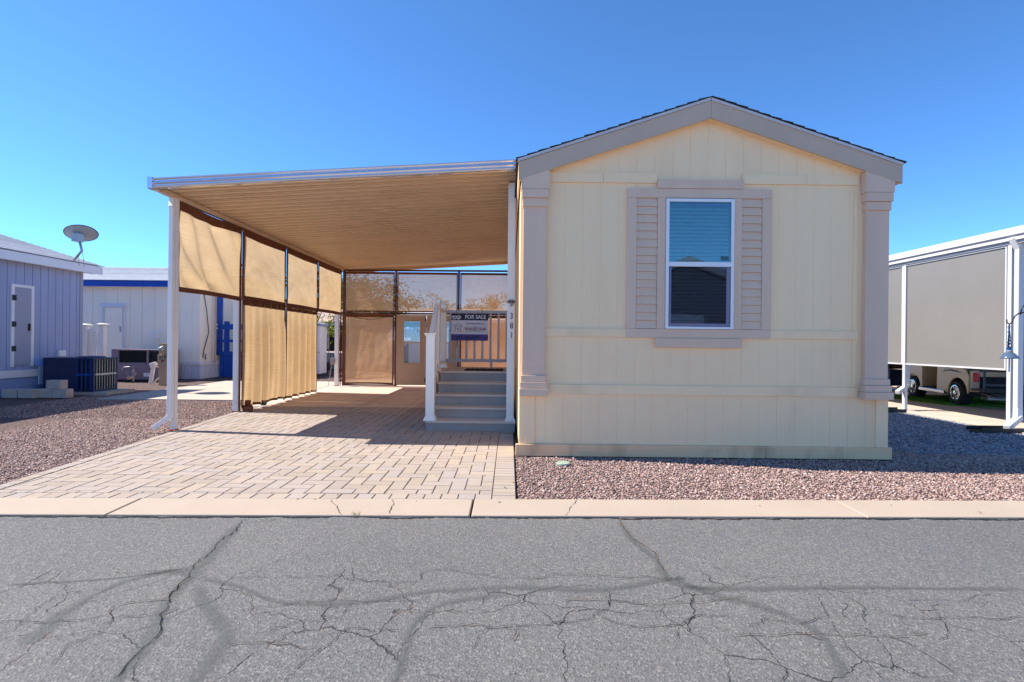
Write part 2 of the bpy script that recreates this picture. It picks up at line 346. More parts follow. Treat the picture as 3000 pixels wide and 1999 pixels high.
def crackline(mb,pts,w,z,seed,jag=.012,fn=None):
    rnd=random.Random(seed); out=[]
    for (a,b) in zip(pts[:-1],pts[1:]):
        L=math.hypot(b[0]-a[0],b[1]-a[1]); n=max(2,int(L/.025))
        for i in range(n):
            t=i/n; out.append((a[0]+(b[0]-a[0])*t,a[1]+(b[1]-a[1])*t))
    out.append(pts[-1]); o=[]; ox=oy=0
    for i,(x,y) in enumerate(out):
        ox=ox*.8+rnd.gauss(0,jag*.55); oy=oy*.8+rnd.gauss(0,jag*.55); o.append((x+ox,y+oy))
    ls=[];rs=[]
    for i,(x,y) in enumerate(o):
        p=o[max(0,i-1)];q=o[min(len(o)-1,i+1)]; dx=q[0]-p[0];dy=q[1]-p[1]; L=math.hypot(dx,dy) or 1
        ww=w*(.35+.9*rnd.random())/2; 
        if i==0 or i==len(o)-1: ww*=.1
        zz=z(x,y) if callable(z) else z
        ls.append((x-dy/L*ww,y+dx/L*ww,zz)); rs.append((x+dy/L*ww,y-dx/L*ww,zz))
    n=len(o); mb.add(ls+rs,[(i,i+1,n+i+1,n+i) for i in range(n-1)])
def G(px,py):   # photo pixel to ground point (x,y)
    dx=px-CX; dy=py-CY; c=math.cos(ROLL); s=math.sin(ROLL); u=dx*c+dy*s; v=-dx*s+dy*c; Y=HC*F/v; return (u*Y/F,Y)
def band(paths,name):
    mb=MB(); uvs=[]
    for pts,w in paths:
        P=[G(*p) for p in pts]
        # resample with catmull-rom
        Q=[]
        for i in range(len(P)-1):
            p0=P[max(0,i-1)];p1=P[i];p2=P[i+1];p3=P[min(len(P)-1,i+2)]
            for k in range(12):
                t=k/12; Q.append(tuple(.5*((2*p1[j])+(-p0[j]+p2[j])*t+(2*p0[j]-5*p1[j]+4*p2[j]-p3[j])*t*t+(-p0[j]+3*p1[j]-3*p2[j]+p3[j])*t**3) for j in (0,1)))
        Q.append(P[-1]); L=[];C=[];Rr=[]
        for i,(x,y) in enumerate(Q):
            p=Q[max(0,i-1)];q=Q[min(len(Q)-1,i+1)];dx=q[0]-p[0];dy=q[1]-p[1];d=math.hypot(dx,dy) or 1
            ww=w*(.8+.4*mnoise.noise(Vector((x*2,y*2,w))))/2
            C.append((x,y,.0035)); L.append((x-dy/d*ww,y+dx/d*ww,.0035)); Rr.append((x+dy/d*ww,y-dx/d*ww,.0035))
        n=len(Q); endf=[min(1,i/6,(n-1-i)/6) for i in range(n)]
        mb.add(L+C+Rr,[(i,i+1,n+i+1,n+i) for i in range(n-1)]+[(n+i,n+i+1,2*n+i+1,2*n+i) for i in range(n-1)])
        uvs+=[0]*n+endf+[0]*n
    o=struct(name,mb,seal,normals=False); me=o.data; uv=me.uv_layers.new(name='UVMap')
    for lp in me.loops: uv.data[lp.index].uv=(uvs[lp.vertex_index],0)
    me.flip_normals() if me.polygons[0].normal.z<0 else None
    return o
band([([(700,1530),(650,1590),(570,1670),(560,1690),(500,1750),(470,1800),(440,1870),(370,1960),(330,2010)],.13),
      ([(565,1672),(470,1680),(350,1710),(230,1770),(120,1850),(60,1900)],.12),
      ([(0,1715),(120,1708),(330,1695),(560,1665)],.07),
      ([(570,1690),(700,1720),(800,1760),(900,1770),(1060,1765),(1250,1735),(1500,1722),(1750,1728),(1950,1700),(2010,1690)],.10),
      ([(570,1705),(610,1780),(660,1850),(640,1900),(600,1960),(560,2010)],.14),
      ([(1500,1740),(1300,1770),(1220,1820),(1190,1890),(1170,1960),(1150,2010)],.085),
      ([(1810,1525),(1860,1590),(1920,1640),(1950,1690),(2010,1720),(2200,1725),(2500,1722),(2800,1725),(3010,1727)],.10),
      ([(1960,1690),(2080,1740),(2200,1770),(2320,1810),(2400,1860),(2450,1930),(2480,2010)],.12)],'road_sealant_bands')
mb=MB(); mt=MB()
cr=[([(716,1520),(705,1540),(680,1562),(650,1580),(620,1615),(565,1660),(560,1690),(510,1730),(480,1790),(470,1830),(430,1900),(380,1940),(320,2000)],.012),
 ([(560,1690),(500,1740),(490,1760),(420,1765),(330,1780),(310,1800)],.007),([(320,1800),(230,1815),(110,1820),(0,1825)],.006),
 ([(310,1800),(330,1812),(280,1860),(210,1890),(170,1940)],.006),([(330,1812),(470,1800),(530,1780)],.005),
 ([(570,1660),(380,1682),(320,1680)],.005),([(300,1725),(170,1750),(80,1800),(20,1860)],.006),
 ([(710,1533),(800,1525),(830,1520)],.005),([(660,1700),(760,1695),(850,1700),(980,1692),(1080,1710),(1230,1708),(1240,1680),(1320,1672),(1420,1690),(1500,1700)],.005),
 ([(690,1797),(780,1780),(900,1765),(1030,1768),(1250,1760),(1270,1745)],.005),
 ([(1500,1835),(1430,1835),(1340,1832),(1240,1838)],.006),([(1440,1832),(1400,1880),(1370,1915)],.006),
 ([(1180,1850),(1000,1850),(920,1910),(860,1970),(830,2000)],.007),([(660,1890),(780,1885),(920,1900)],.005),
 ([(1000,1810),(1020,1780),(1040,1770)],.005),([(780,1860),(850,1820),(1000,1808)],.005),
 ([(1818,1520),(1832,1560),(1870,1590),(1910,1620),(1950,1680)],.010),
 ([(1500,1835),(1640,1825),(1740,1812),(1790,1770),(1800,1740)],.007),([(1760,1815),(1830,1835),(1990,1832),(2050,1802),(2150,1810)],.007),
 ([(1650,1760),(1860,1770),(2060,1765),(2140,1757),(2180,1750),(2190,1740)],.005),
 ([(2170,1835),(2250,1817),(2330,1832),(2420,1815),(2400,1760),(2390,1740)],.006),
 ([(2190,1855),(2250,1910),(2290,1960),(2280,2000)],.006),([(2140,1865),(2330,1850),(2420,1880)],.005),
 ([(2420,1815),(2470,1880),(2520,1930),(2600,1990)],.005),([(2480,1750),(2530,1790),(2545,1835)],.006),
 ([(2600,1860),(2690,1910),(2800,1980)],.006),([(2600,1800),(2640,1812),(2760,1808),(2900,1815),(3000,1806)],.006),
 ([(2740,1790),(2760,1840),(2750,1880)],.005),([(1500,1690),(1560,1700),(1650,1690),(1750,1690),(1850,1695),(1990,1700)],.005),
 ([(1500,1770),(1570,1745)],.006),([(2080,1660),(2130,1680),(2200,1700),(2250,1715)],.004),
 ([(2330,1860),(2470,1870),(2560,1870),(2720,1855)],.004),([(2660,1765),(2780,1758),(2900,1768)],.004),
 ([(1990,1832),(1985,1880)],.004),([(1500,1880),(1510,1835)],.005),([(850,1630),(720,1690),(700,1700)],.003)]
for i,(pts,w_) in enumerate(cr):
    crackline(mb,[G(*p) for p in pts],w_*(.6 if w_<.009 else .5),.0065,i,.013)
    if i%3==1: crackline(mt,[(x+.006,y-.004) for x,y in [G(*p) for p in pts]],w_*.5,.0055,i,.013)
struct('road_cracks',mb,crack_m,normals=False); struct('road_crack_sand',mt,tan_crack,normals=False)
mb=MB(); kz=lambda x,y: .0185+(y-KF(x))/(KB(x)-KF(x))*.008
for i,pts in enumerate([[(972,1472),(985,1495),(1000,1516)],[(1146,1472),(1150,1488),(1138,1502),(1140,1514)],[(1690,1471),(1672,1490),(1652,1516)]]):
    crackline(mb,[G(*p) for p in pts],.005,kz,50+i,.008)
struct('kerb_cracks',mb,joint_m,normals=False)
# ragged asphalt lip along the kerb
mb=MB(); pts=[(x/10,KF(x/10)-.018) for x in range(-60,61)]; crackline(mb,pts,.03,.003,99,.012); struct('road_edge_gap',mb,crack_m,normals=False)
# gravel beds
LEFTEDGE=lambda y: -4.41-.088*(y-4.5)
mb=MB(); ys=[4.2,6,8,9.5,11,14,18,26]
for a,b in zip(ys[:-1],ys[1:]): mb.quad((-30,max(a,KB(-30)),-.012),(LEFTEDGE(max(a,KB(-4.4))),max(a,KB(-4.4)),-.012),(LEFTEDGE(b),b,-.012),(-30,b,-.012))
struct('pink_gravel_left',mb,pink_g)
mb=MB(); mb.quad((.08,KB(.08),-.012),(7.3,KB(7.3),-.012),(7.3,6.6,-.012),(.08,6.6,-.012)); mb.quad((7.3,KB(7.3),-.012),(40,KB(40),-.012),(40,6.6,-.012),(7.3,6.6,-.012))
struct('pink_gravel_right',mb,pink_g)
struct('grey_gravel_right',MB().quad((4,6.1,-.008),(7.72,6.1,-.008),(7.72,26,-.008),(4,26,-.008)),grey_g)
# loose stones
def stones(name,pts,sizes,mat,label,z0):
    ico=bmesh.new(); bmesh.ops.create_icosphere(ico,subdivisions=1,radius=1); V=np.array([v.co[:] for v in ico.verts]); Fc=np.array([[v.index for v in f.verts] for f in ico.faces]); ico.free()
    n=len(pts); rng=np.random.default_rng(3)
    jit=1+rng.uniform(-.28,.28,(n,len(V),1)); sc=np.stack([sizes*rng.uniform(.75,1.35,n),sizes*rng.uniform(.6,1.0,n),sizes*rng.uniform(.4,.75,n)],1)
    P=V[None]*jit*sc[:,None,:]
    a=rng.uniform(0,2*PI,n); t=rng.uniform(-.6,.6,n)
    ct,st=np.cos(t)[:,None],np.sin(t)[:,None]; y=P[:,:,1]*ct-P[:,:,2]*st; z=P[:,:,1]*st+P[:,:,2]*ct; P[:,:,1]=y; P[:,:,2]=z
    ca,sa=np.cos(a)[:,None],np.sin(a)[:,None]; x=P[:,:,0]*ca-P[:,:,1]*sa; y=P[:,:,0]*sa+P[:,:,1]*ca; P[:,:,0]=x; P[:,:,1]=y
    P[:,:,0]+=pts[:,0:1]; P[:,:,1]+=pts[:,1:2]; P[:,:,2]+=z0+(sizes*rng.uniform(-.1,.5,n))[:,None]
    P=P.reshape(-1,3); FF=(Fc[None]+np.arange(n)[:,None,None]*len(V)).reshape(-1,3)
    me=bpy.data.meshes.new(name); me.vertices.add(len(P)); me.vertices.foreach_set('co',P.ravel().astype(np.float32))
    me.loops.add(FF.size); me.loops.foreach_set('vertex_index',FF.ravel().astype(np.int32)); me.polygons.add(len(FF))
    me.polygons.foreach_set('loop_start',np.arange(0,FF.size,3,dtype=np.int32)); me.update(calc_edges=True); me.validate()
    me.materials.append(mat); o=bpy.data.objects.new(name,me); COL.objects.link(o); return tag(o,label,'gravel',kind='stuff')
rng=np.random.default_rng(11)
def scatter(n,x0,x1,y0,y1,ok):
    x=rng.uniform(x0,x1,n); y=rng.uniform(y0,y1,n); m=ok(x,y); return np.stack([x[m],y[m]],1)
a=scatter(46000,-7,-4.2,4.2,8.6,lambda x,y:(y>KB(0)+.0245*x+.01)&(x<-4.41-.088*(y-4.5)-.012)&(x>-y*.99-.3))
a2=scatter(34000,-9.4,-4.2,8.6,13,lambda x,y:(x<-4.41-.088*(y-4.5)-.02)&(x>-y*.99-.3)&((y<11.15)|(x<-8.7)))
b=scatter(36000,.09,7,4.2,6.06,lambda x,y:(y>KB(0)+.0245*x+.01)&(x<y*.99+.2))
b2=scatter(16000,4.4,7.7,6.0,6.9,lambda x,y:x<y*.99+.2)
P1=np.concatenate([a,a2,b,b2]); stones('pink_stones',P1,rng.uniform(.005,.0135,len(P1))*np.where(rng.uniform(0,1,len(P1))>.97,1.5,1),pink_s,'crushed pink gravel covering the yards on both sides of the driveway',-.01)
c=scatter(38000,4.4,7.7,6.4,12.5,lambda x,y:(x<y*.99+.2)&(y>6.3+.25*np.sin(x*3)))
stones('grey_stones',c,rng.uniform(.010,.021,len(c)),grey_s,'blue grey river gravel between the cream house and the grey screened carport',-.006)
# ---------------- driveway pavers ----------------
def clip(poly,cp):
    out=poly
    for i in range(len(cp)):
        a=cp[i];b=cp[(i+1)%len(cp)]; inp=out; out=[]
        if not inp: return []
        side=lambda p:(b[0]-a[0])*(p[1]-a[1])-(b[1]-a[1])*(p[0]-a[0])
        for j in range(len(inp)):
            p=inp[j];q=inp[(j+1)%len(inp)];sp=side(p);sq=side(q)
            if sp>=0: out.append(p)
            if (sp>=0)!=(sq>=0):
                t=sp/(sp-sq); out.append((p[0]+(q[0]-p[0])*t,p[1]+(q[1]-p[1])*t))
    return out
def area(p): return abs(sum(p[i][0]*p[(i+1)%len(p)][1]-p[(i+1)%len(p)][0]*p[i][1] for i in range(len(p))))/2
def brick(mb,poly,rnd,z=.0):
    if len(poly)<3 or area(poly)<.0008: return
    cx=sum(p[0] for p in poly)/len(poly); cy=sum(p[1] for p in poly)/len(poly); n=len(poly)
    def ins(d): 
        o=[]
        for p in poly:
            dx=p[0]-cx;dy=p[1]-cy;o.append((p[0]-math.copysign(min(d,abs(dx)),dx),p[1]-math.copysign(min(d,abs(dy)),dy)))
        return o
    dz=rnd.uniform(-.002,.002); tx=rnd.uniform(-.006,.006); ty=rnd.uniform(-.006,.006)
    H=lambda p,h:(p[0],p[1],z+h+dz+(p[0]-cx)*tx+(p[1]-cy)*ty)
    lo=[H(p,-.03) for p in ins(.0025)]; mi=[H(p,.012) for p in ins(.0025)]; to=[H(p,.018) for p in ins(.007)]
    mb.add(lo+mi+to,[(i,(i+1)%n,n+(i+1)%n,n+i) for i in range(n)]+[(n+i,n+(i+1)%n,2*n+(i+1)%n,2*n+i) for i in range(n)]+[tuple(range(2*n,3*n))])
YB=10.2; b_=.134
field=[(LEFTEDGE(KB(-4.4))+.12,KB(-4.4)+.15),(-.13,KB(-.1)+.15),(-.13,YB),(LEFTEDGE(YB)+.12,YB)]
mb=MB(); rnd=random.Random(5)
for i in range(-60,80):
    for j in range(-60,80):
        # 90 degree herringbone: one horizontal and one upright brick per cell
        x=-6+(j+4*i)*b_; y=7+j*b_
        if x<-7 or x>1 or y<3.5 or y>11: continue
        for r in ([(x,y),(x+2*b_,y),(x+2*b_,y+b_),(x,y+b_)],[(x+3*b_,y),(x+4*b_,y),(x+4*b_,y+2*b_),(x+3*b_,y+2*b_)]):
            brick(mb,clip(r,field),rnd)
# header row along the kerb, soldier borders at both sides
k=0; x=-.13
while x>-4.5:
    brick(mb,[(x-.14,KB(x-.14)+.004),(x,KB(x)+.004),(x,KB(x)+.15),(x-.14,KB(x-.14)+.15)],rnd); x-=.14
y=KB(0)+.004
while y<6.2 or y<YB-.1:
    brick(mb,[(-.13,y),(.07,y),(.07,y+.105),(-.13,y+.105)],rnd); 
    e=LEFTEDGE(y); e2=LEFTEDGE(y+.105)
    brick(mb,[(e,y),(e+.12,y),(e2+.12,y+.105),(e2,y+.105)],rnd); y+=.105
struct('driveway_pavers',mb,paverm)
struct('driveway_sand_bed',MB().quad((LEFTEDGE(4.2)-.03,KB(-4.4),-.004),(.08,KB(0),-.004),(.08,YB,-.004),(LEFTEDGE(YB)-.03,YB,-.004)),joint_m)
mb=MB(); y=YB+.004
while y<15.4:
    x=-5.0
    while x<.0:
        mb.box(x+.003,min(x+.597,.1),y+.003,min(y+.597,15.4),-.03,.014); x+=.6
    y+=.6
struct('patio_slab',mb,slab_m,bevel=.004)
struct('patio_joint_bed',MB().quad((-5,YB,-.003),(.1,YB,-.003),(.1,15.4,-.003),(-5,15.4,-.003)),joint_m)
mb=MB()
for a,b2_ in ((11.2,12.4),(12.4,13.7),(13.7,15.0),(15.0,16.4)): mb.box(-8.7,-5.03,a+.004,b2_-.004,-.04,.012)
mb.box(-5.03,.2,15.42,17.2,-.04,.01)
struct('neighbour_concrete_pad',mb,conc)
mb=MB()
for a,b2_ in ((5.2,7.2),(7.2,9.2),(9.2,11.2),(11.2,13.2),(13.2,15.2),(15.2,17.2),(17.2,20)):
    mb.box(7.75,8.45,a+.006,b2_-.006,-.04,.02); mb.box(8.47,12.5,a+.006,b2_-.006,-.04,.016)
struct('right_concrete_pad',mb,M('grey_concrete',rgb(190,176,160),.88,.08,1.5,.25,120))
struct('right_pad_joint',MB().box(7.66,7.748,5.2,20,-.05,.004),M('grey_kerb_strip',rgb(120,116,118),.9,.1,4))
# ---------------- the cream house ----------------
YW=6.10; XL=.13; XR=4.36; YE=20.0; XM=2.26; ZE=3.37; ZP=4.10
YFa=5.99   # rake fascia face
house=thing('manufactured_home','cream house with mauve trim and a shuttered window under a low gable','house',(XM,YW,0))
roofz=lambda x: ZP-.33*abs(x-XM)
def grooves(mb,x0,x1,z0,ztop,y,t=.0035,pitch=.205,ph=1.86,g=.003):
    k=math.floor((x0-ph)/pitch); x=ph+k*pitch
    while x<x1:
        a=max(x+g/2,x0); b=min(x+pitch-g/2,x1)
        if b-a>.004:
            za=ztop(a) if callable(ztop) else ztop; zb=ztop(b) if callable(ztop) else ztop
            pts=[(a,z0),(b,z0),(b,zb)]
            if callable(ztop) and a<XM<b: pts.append((XM,ztop(XM)))
            pts.append((a,za)); mb.prism(pts,'y',y,y+t)
        x+=pitch
    return mb
mb=MB()
grooves(mb,XL,XR,.137,.77,YW,g=.0045); obj('skirting',mb,cream,house,bevel=.002)
mb=grooves(MB(),XL,XR,.7702,3.1,YW,g=.001); wall=obj('front_wall',mb,cream,house,bevel=.0015)
mb=grooves(MB(),XL+.02,XR-.02,3.10,lambda x: roofz(x)-.16,YW+.001); obj('gable_wall',mb,cream,house,bevel=.002)
mb=MB(); mb.box(XL,XR,YW+.0032,YE,.0,3.05)
mb.prism([(XL,3.05),(XR,3.05),(XR,3.2),(XM,3.9),(XL,3.2)],'y',YW+.0042,YE)
obj('wall_core',mb,cream,house)
mb=MB(); 
y=YW
while y<YE: mb.box(XL-.012,XL,y+.003,min(y+.202,YE),.15,3.15); y+=.205
obj('side_wall',mb,cream,house)
obj('base_board',MB().box(.085,2.95,YW-.04,YW-.001,0,.137).box(2.953,4.40,YW-.038,YW-.001,0,.139),wood_base,house,bevel=.006)
# horizontal trim bands
def fx(px,py,Y=YW): return W(px,py,Y)[0]
mb=MB()
x=.42
for q_ in (((.40,1.06),(1.063,1.68)),((2.668,3.4),(3.403,4.0))):
    mb=MB()
    for a,b in q_: mb.box(a,b,YW-.019,YW-.001,3.15,3.262)
    obj('upper_trim_band',mb,cream_trim,house,bevel=.002)
for a,b in ((.40,1.34),(3.0,4.01)): obj('middle_trim_band',MB().box(a,b,YW-.019,YW-.001,1.372,1.468),cream_trim,house,bevel=.002)
mb=MB(); mb.box(.41,4.0,YW-.019,YW-.001,.712,.822); obj('lower_trim_band',mb,cream_trim,house,bevel=.002)
for a in ((.125,.30,YW-.016,YW-.001,.139,.71),(4.23,4.366,YW-.016,YW-.001,.139,.71),(.41,.44,YW-.012,YW-.001,.823,1.37),(.41,.44,YW-.012,YW-.001,1.47,3.149),(3.95,4.0,YW-.012,YW-.001,.823,1.37),(3.95,4.0,YW-.012,YW-.001,1.47,3.149)): obj('corner_board',MB().box(*a),cream_trim,house,bevel=.002)
# corner columns with stepped caps and bases
def column(x0,x1):
    c=obj('corner_column',MB().box(x0,x1,YW-.065,YW-.001,.82,2.93),mauve,house,bevel=.003)
    m=MB()
    for i,(a,b) in enumerate(((.695,.778),(.78,.852),(.854,.925))):
        e=.06-.018*i; m.box(x0-e*.5,x1+e*.5,YW-.065-e,YW-.0015,a,b)
    obj('column_base',m,mauve,c,bevel=.003)
    m=MB()
    for i,(a,b) in enumerate(((2.85,2.945),(2.947,3.045))):
        e=.02+.02*i; m.box(x0-e*.5,x1+e*.5,YW-.065-e,YW-.0015,a,b)
    m.prism([(x0-.03,3.047),(x1+.03,3.047),(x1+.03,roofz(x1+.03)-.235),(x0-.03,roofz(x0-.03)-.235)],'y',YW-.108,YW-.0015)
    obj('column_cap',m,mauve,c,bevel=.003)
column(.148,.409); column(4.058,4.322)
# rake fascia, soffit, roof
XE0=.085; XE1=4.435
for x0,x1 in ((XE0,XM-.001),(XM+.001,XE1)):
    p=[(x0,roofz(x0)-.235),(x1,roofz(x1)-.235),(x1,roofz(x1)-.035),(x0,roofz(x0)-.035)]
    obj('fascia_board',MB().prism(p,'y',YFa,YFa+.025),fascia_m,house,bevel=.002)
    p=[(x0-.01,roofz(x0)-.034),(x1,roofz(x1)-.034),(x1,roofz(x1)-.003),(x0-.01,roofz(x0)-.003)]
    obj('drip_edge',MB().prism(p,'y',YFa-.012,YFa+.03),M('mauve_drip_metal',rgb(196,190,188),.4,.04) if x0==XE0 else bpy.data.materials['mauve_drip_metal'],house)
    p=[(x0,roofz(x0)-.228),(x1,roofz(x1)-.228),(x1,roofz(x1)-.215),(x0,roofz(x0)-.215)]
    obj('soffit',MB().prism(p,'y',YFa+.026,YW+.02),cream_trim,house)
obj('eave_fascia',MB().box(XE0,XE0+.02,YFa+.026,YE,ZE-.2,ZE-.03).box(XE1-.02,XE1,YFa+.026,YE,ZE-.2,ZE-.03),cream_trim,house)
mb=MB(); rr=random.Random(2)
for sgn in (-1,1):
    L=2.19; n=17
    for i in range(n):
        d0=i*L/n; d1=(i+1)*L/n+.02
        for k in range(8):
            y0=YFa-.02+k*1.78-(.0 if k==0 else .6*(i%2)); y1=YFa-.02+(k+1)*1.78-(.6*(i%2) if k<7 else 0)
            if k==0: y0=YFa-.02+rr.uniform(-.006,.006)
            xa=XM+sgn*d0; xb=XM+sgn*min(d1,2.205); za=roofz(xa)+.004; zb=roofz(xb)+.004
            t0=.004; t1=.014+rr.uniform(0,.006)
            mb.prism([(xa,za),(xb,zb),(xb,zb+t1),(xa,za+t0)],'y',y0+.002,y1-.002)
obj('roof',mb,shingle,house)
obj('roof_deck',MB().prism([(XE0,ZE-.02),(XM,ZP-.02),(XE1,ZE-.02),(XE1,ZE+.0),(XM,ZP+.003),(XE0,ZE+.0)],'y',YFa+.031,YE+.1),cord,house)
mb=MB(); mb.lathe((XM+.05,7.2,ZP-.02),[(.05,0),(.05,.12)],12); 
# window surround, shutters and window
yS=YW-.028
obj('window_surround',MB().box(1.34,3.0,yS,YW-.001,2.98,3.085).box(1.34,3.0,yS,YW-.001,1.37,1.472)
   .box(1.342,1.45,yS,YW-.001,1.474,2.978).box(1.69,1.783,yS,YW-.001,1.474,2.978).box(2.568,2.66,yS,YW-.001,1.474,2.978).box(2.893,2.998,yS,YW-.001,1.474,2.978),mauve,house,bevel=.002)
obj('window_head_cap',MB().box(1.682,2.668,yS-.012,YW-.001,3.087,3.185),mauve,house,bevel=.002)
obj('window_sill_board',MB().box(1.672,2.657,yS-.012,YW-.001,1.262,1.368),mauve,house,bevel=.002)
for x0,x1 in ((1.453,1.687),(2.663,2.89)):
    m=MB()
    for i in range(16):
        z0=1.477+i*.0936; m.add([(x0,YW-.004,z0),(x1,YW-.004,z0),(x1,YW-.004,z0+.092),(x0,YW-.004,z0+.092),(x0,YW-.026,z0+.001),(x1,YW-.026,z0+.001),(x1,YW-.009,z0+.092),(x0,YW-.009,z0+.092)],[(0,3,2,1),(4,5,6,7),(0,1,5,4),(1,2,6,5),(2,3,7,6),(3,0,4,7)])
    obj('shutter',m,mauve,house)
X0,X1,Z0,Z1,ZM=1.786,2.565,1.476,2.968,2.215; yf=YW-.045
win=obj('window',MB().box(X0,X0+.034,yf,YW-.001,Z0,Z1).box(X1-.034,X1,yf,YW-.001,Z0,Z1).box(X0+.034,X1-.034,yf,YW-.001,Z1-.034,Z1).box(X0+.034,X1-.034,yf,YW-.001,Z0,Z0+.026)
   .box(X0+.034,X1-.034,yf-.004,YW-.001,ZM-.024,ZM+.028),white,house,bevel=.003)
obj('upper_pane',MB().box(X0+.03,X1-.03,YW-.034,YW-.03,ZM+.02,Z1-.03),glass_t,win)
obj('lower_pane',MB().box(X0+.045,X1-.06,YW-.026,YW-.022,Z0+.05,ZM-.02),glass_b,win)
scr=M('lilac_screen_frame',rgb(126,122,142),.5,.05)
obj('screen_frame',MB().box(X0+.042,X0+.062,YW-.040,YW-.02,Z0+.03,ZM-.03).box(X1-.082,X1-.044,YW-.040,YW-.02,Z0+.03,ZM-.03).box(X0+.062,X1-.082,YW-.04,YW-.02,Z0+.03,Z0+.062).box(X0+.1,X0+.125,YW-.045,YW-.04,Z0+.032,Z0+.046).box(X1-.15,X1-.125,YW-.045,YW-.04,Z0+.032,Z0+.046),scr,win)
blind=M('pale_blind_slat',rgb(200,214,216),.5,.05,4)
m=MB(); z=Z0+.05
while z<Z1-.09:
    if abs(z-ZM)>.0:
        m.add([(X0+.036,YW-.006,z+.040),(X1-.05,YW-.006,z+.040),(X1-.05,YW-.014,z+.005),(X0+.036,YW-.014,z+.005)],[(0,1,2,3)])
    z+=.0435
obj('blind_slats',m,blind,win)
obj('room_shade_panel',MB().box(X0+.034,X1-.036,YW-.0035,YW-.0015,Z0+.03,Z1-.035),black,win)  # black sheet painted as the unlit room's darkness between the slats
obj('blind_headrail',MB().box(X0+.036,X1-.05,YW-.018,YW-.002,Z1-.082,Z1-.066),navy,win)
obj('latch_mark',MB().box(X1-.15,X1-.06,YW-.0365,YW-.0345,ZM+.05,ZM+.10),M('faint_sticker',rgb(60,100,110),.6,.1),win)
# soft reflections need something across the road
# ---------------- the carport ----------------
cp=thing('carport','white attached carport with ribbed tan ceiling beside the cream house','carport',(-2.4,7.0,0))
CXL=-4.78; CXR=.10; YF0=7.05; YR=15.3
cz=lambda x: 3.33+.30*(x-CXL)/(CXR-CXL)      # underside of the pan roof
prof=[]; y=YF0+.02
while y<YR:
    prof+=[(y,0),(y+.085,0),(y+.09,.055),(y+.13,.055),(y+.135,0),(y+.165,0),(y+.168,.03),(y+.2,.03)]; y+=.203
m=MB(); n=len(prof)
vs=[(CXL+.02,p[0],cz(CXL)+p[1]) for p in prof]+[(CXR,p[0],cz(CXR)+p[1]) for p in prof]
m.add(vs,[(i,i+1,n+i+1,n+i) for i in range(n-1)])
n2=len(m.v); vs=[(x,yy,zz+.055) for x,yy,zz in vs]; m.add([(CXL+.02,YF0,cz(CXL)+.06),(CXR,YF0,cz(CXR)+.06),(CXR,YR,cz(CXR)+.06),(CXL+.02,YR,cz(CXL)+.06)],[(0,1,2,3)])
obj('roof_pan',m,pan,cp,normals=False)
# reeded front gutter
gp=[(0,-.075),(-.018,-.07),(-.024,-.052),(-.010,-.040),(-.010,-.030),(-.026,-.012),(-.024,.006),(-.010,.018),(-.010,.028),(-.026,.044),(-.02,.062),(0,.068),(.05,.068),(.05,-.075)]
m=MB(); n=len(gp); zc=lambda x: cz(x)+.035
vs=[(CXL,YF0-.03+p[0],zc(CXL)+p[1]) for p in gp]+[(CXR,YF0-.03+p[0],zc(CXR)+p[1]) for p in gp]
m.add(vs,[(i,(i+1)%n,n+(i+1)%n,n+i) for i in range(n)]+[tuple(range(n)),tuple(range(2*n-1,n-1,-1))])
for i in range(12): m.lathe((CXL+.25+i*.42,YF0-.01,zc(CXL+.25+i*.42)+.066),[(.008,0),(.006,.008)],6)
obj('front_gutter',m,gutter_m,cp)
m=MB().box(CXL-.03,CXL+.04,YF0-.062,YF0+.03,zc(CXL)-.08,zc(CXL)+.075); obj('gutter_end_cap',m,gutter_m,cp,bevel=.003)
m=MB().box(CXL-.03,CXL+.02,YF0+.032,YR,cz(CXL)-.04,cz(CXL)+.1); obj('side_gutter',m,alu,cp)
obj('side_beam',MB().box(CXL+.03,CXL+.10,YF0+.12,YR-.02,cz(CXL)-.065,cz(CXL)-.004),pan,cp)
obj('rear_beam',MB().prism([(CXL+.1,cz(CXL+.1)-.1),(CXR,cz(CXR)-.1+.02),(CXR,cz(CXR)-.004),(CXL+.1,cz(CXL+.1)-.004)],'y',YR-.06,YR-.01),pan,cp)
m=MB(); rr=random.Random(4)
for i in range(12): 
    x=CXL+.25+i*.42; m.lathe((x,YF0-.01,zc(x)+.068),[(.008,0),(.006,.006)],6)
pass
def cpost(x,y,z1,w=.075,rusty=False):
    p=obj('post',MB().box(x-w/2,x+w/2,y-w/2,y+w/2,0.0,z1),alu,cp,bevel=.004)
    obj('foot_plate',MB().box(x-.06,x+.06,y-.055,y+.055,.015,.022).box(x-w/2-.003,x+w/2+.003,y-w/2-.003,y+w/2+.003,.0,.03),rust,p)
    return p
p1=cpost(-4.70,7.43,cz(CXL)-.06,.065); cpost(-4.835,9.40,cz(CXL)-.02,.095); cpost(-4.84,14.86,cz(CXL)-.02,.10)
dx=-4.702
obj('downspout',MB().bar((dx,7.355,3.13),(dx,7.355,.20),.06,.075,(0,1,0)).bar((dx,7.355,.23),(dx-.19,7.28,.06),.062,.062).bar((dx-.02,7.41,3.27),(dx,7.355,3.12),.07,.085,(0,1,0)),alu,cp,bevel=.006)
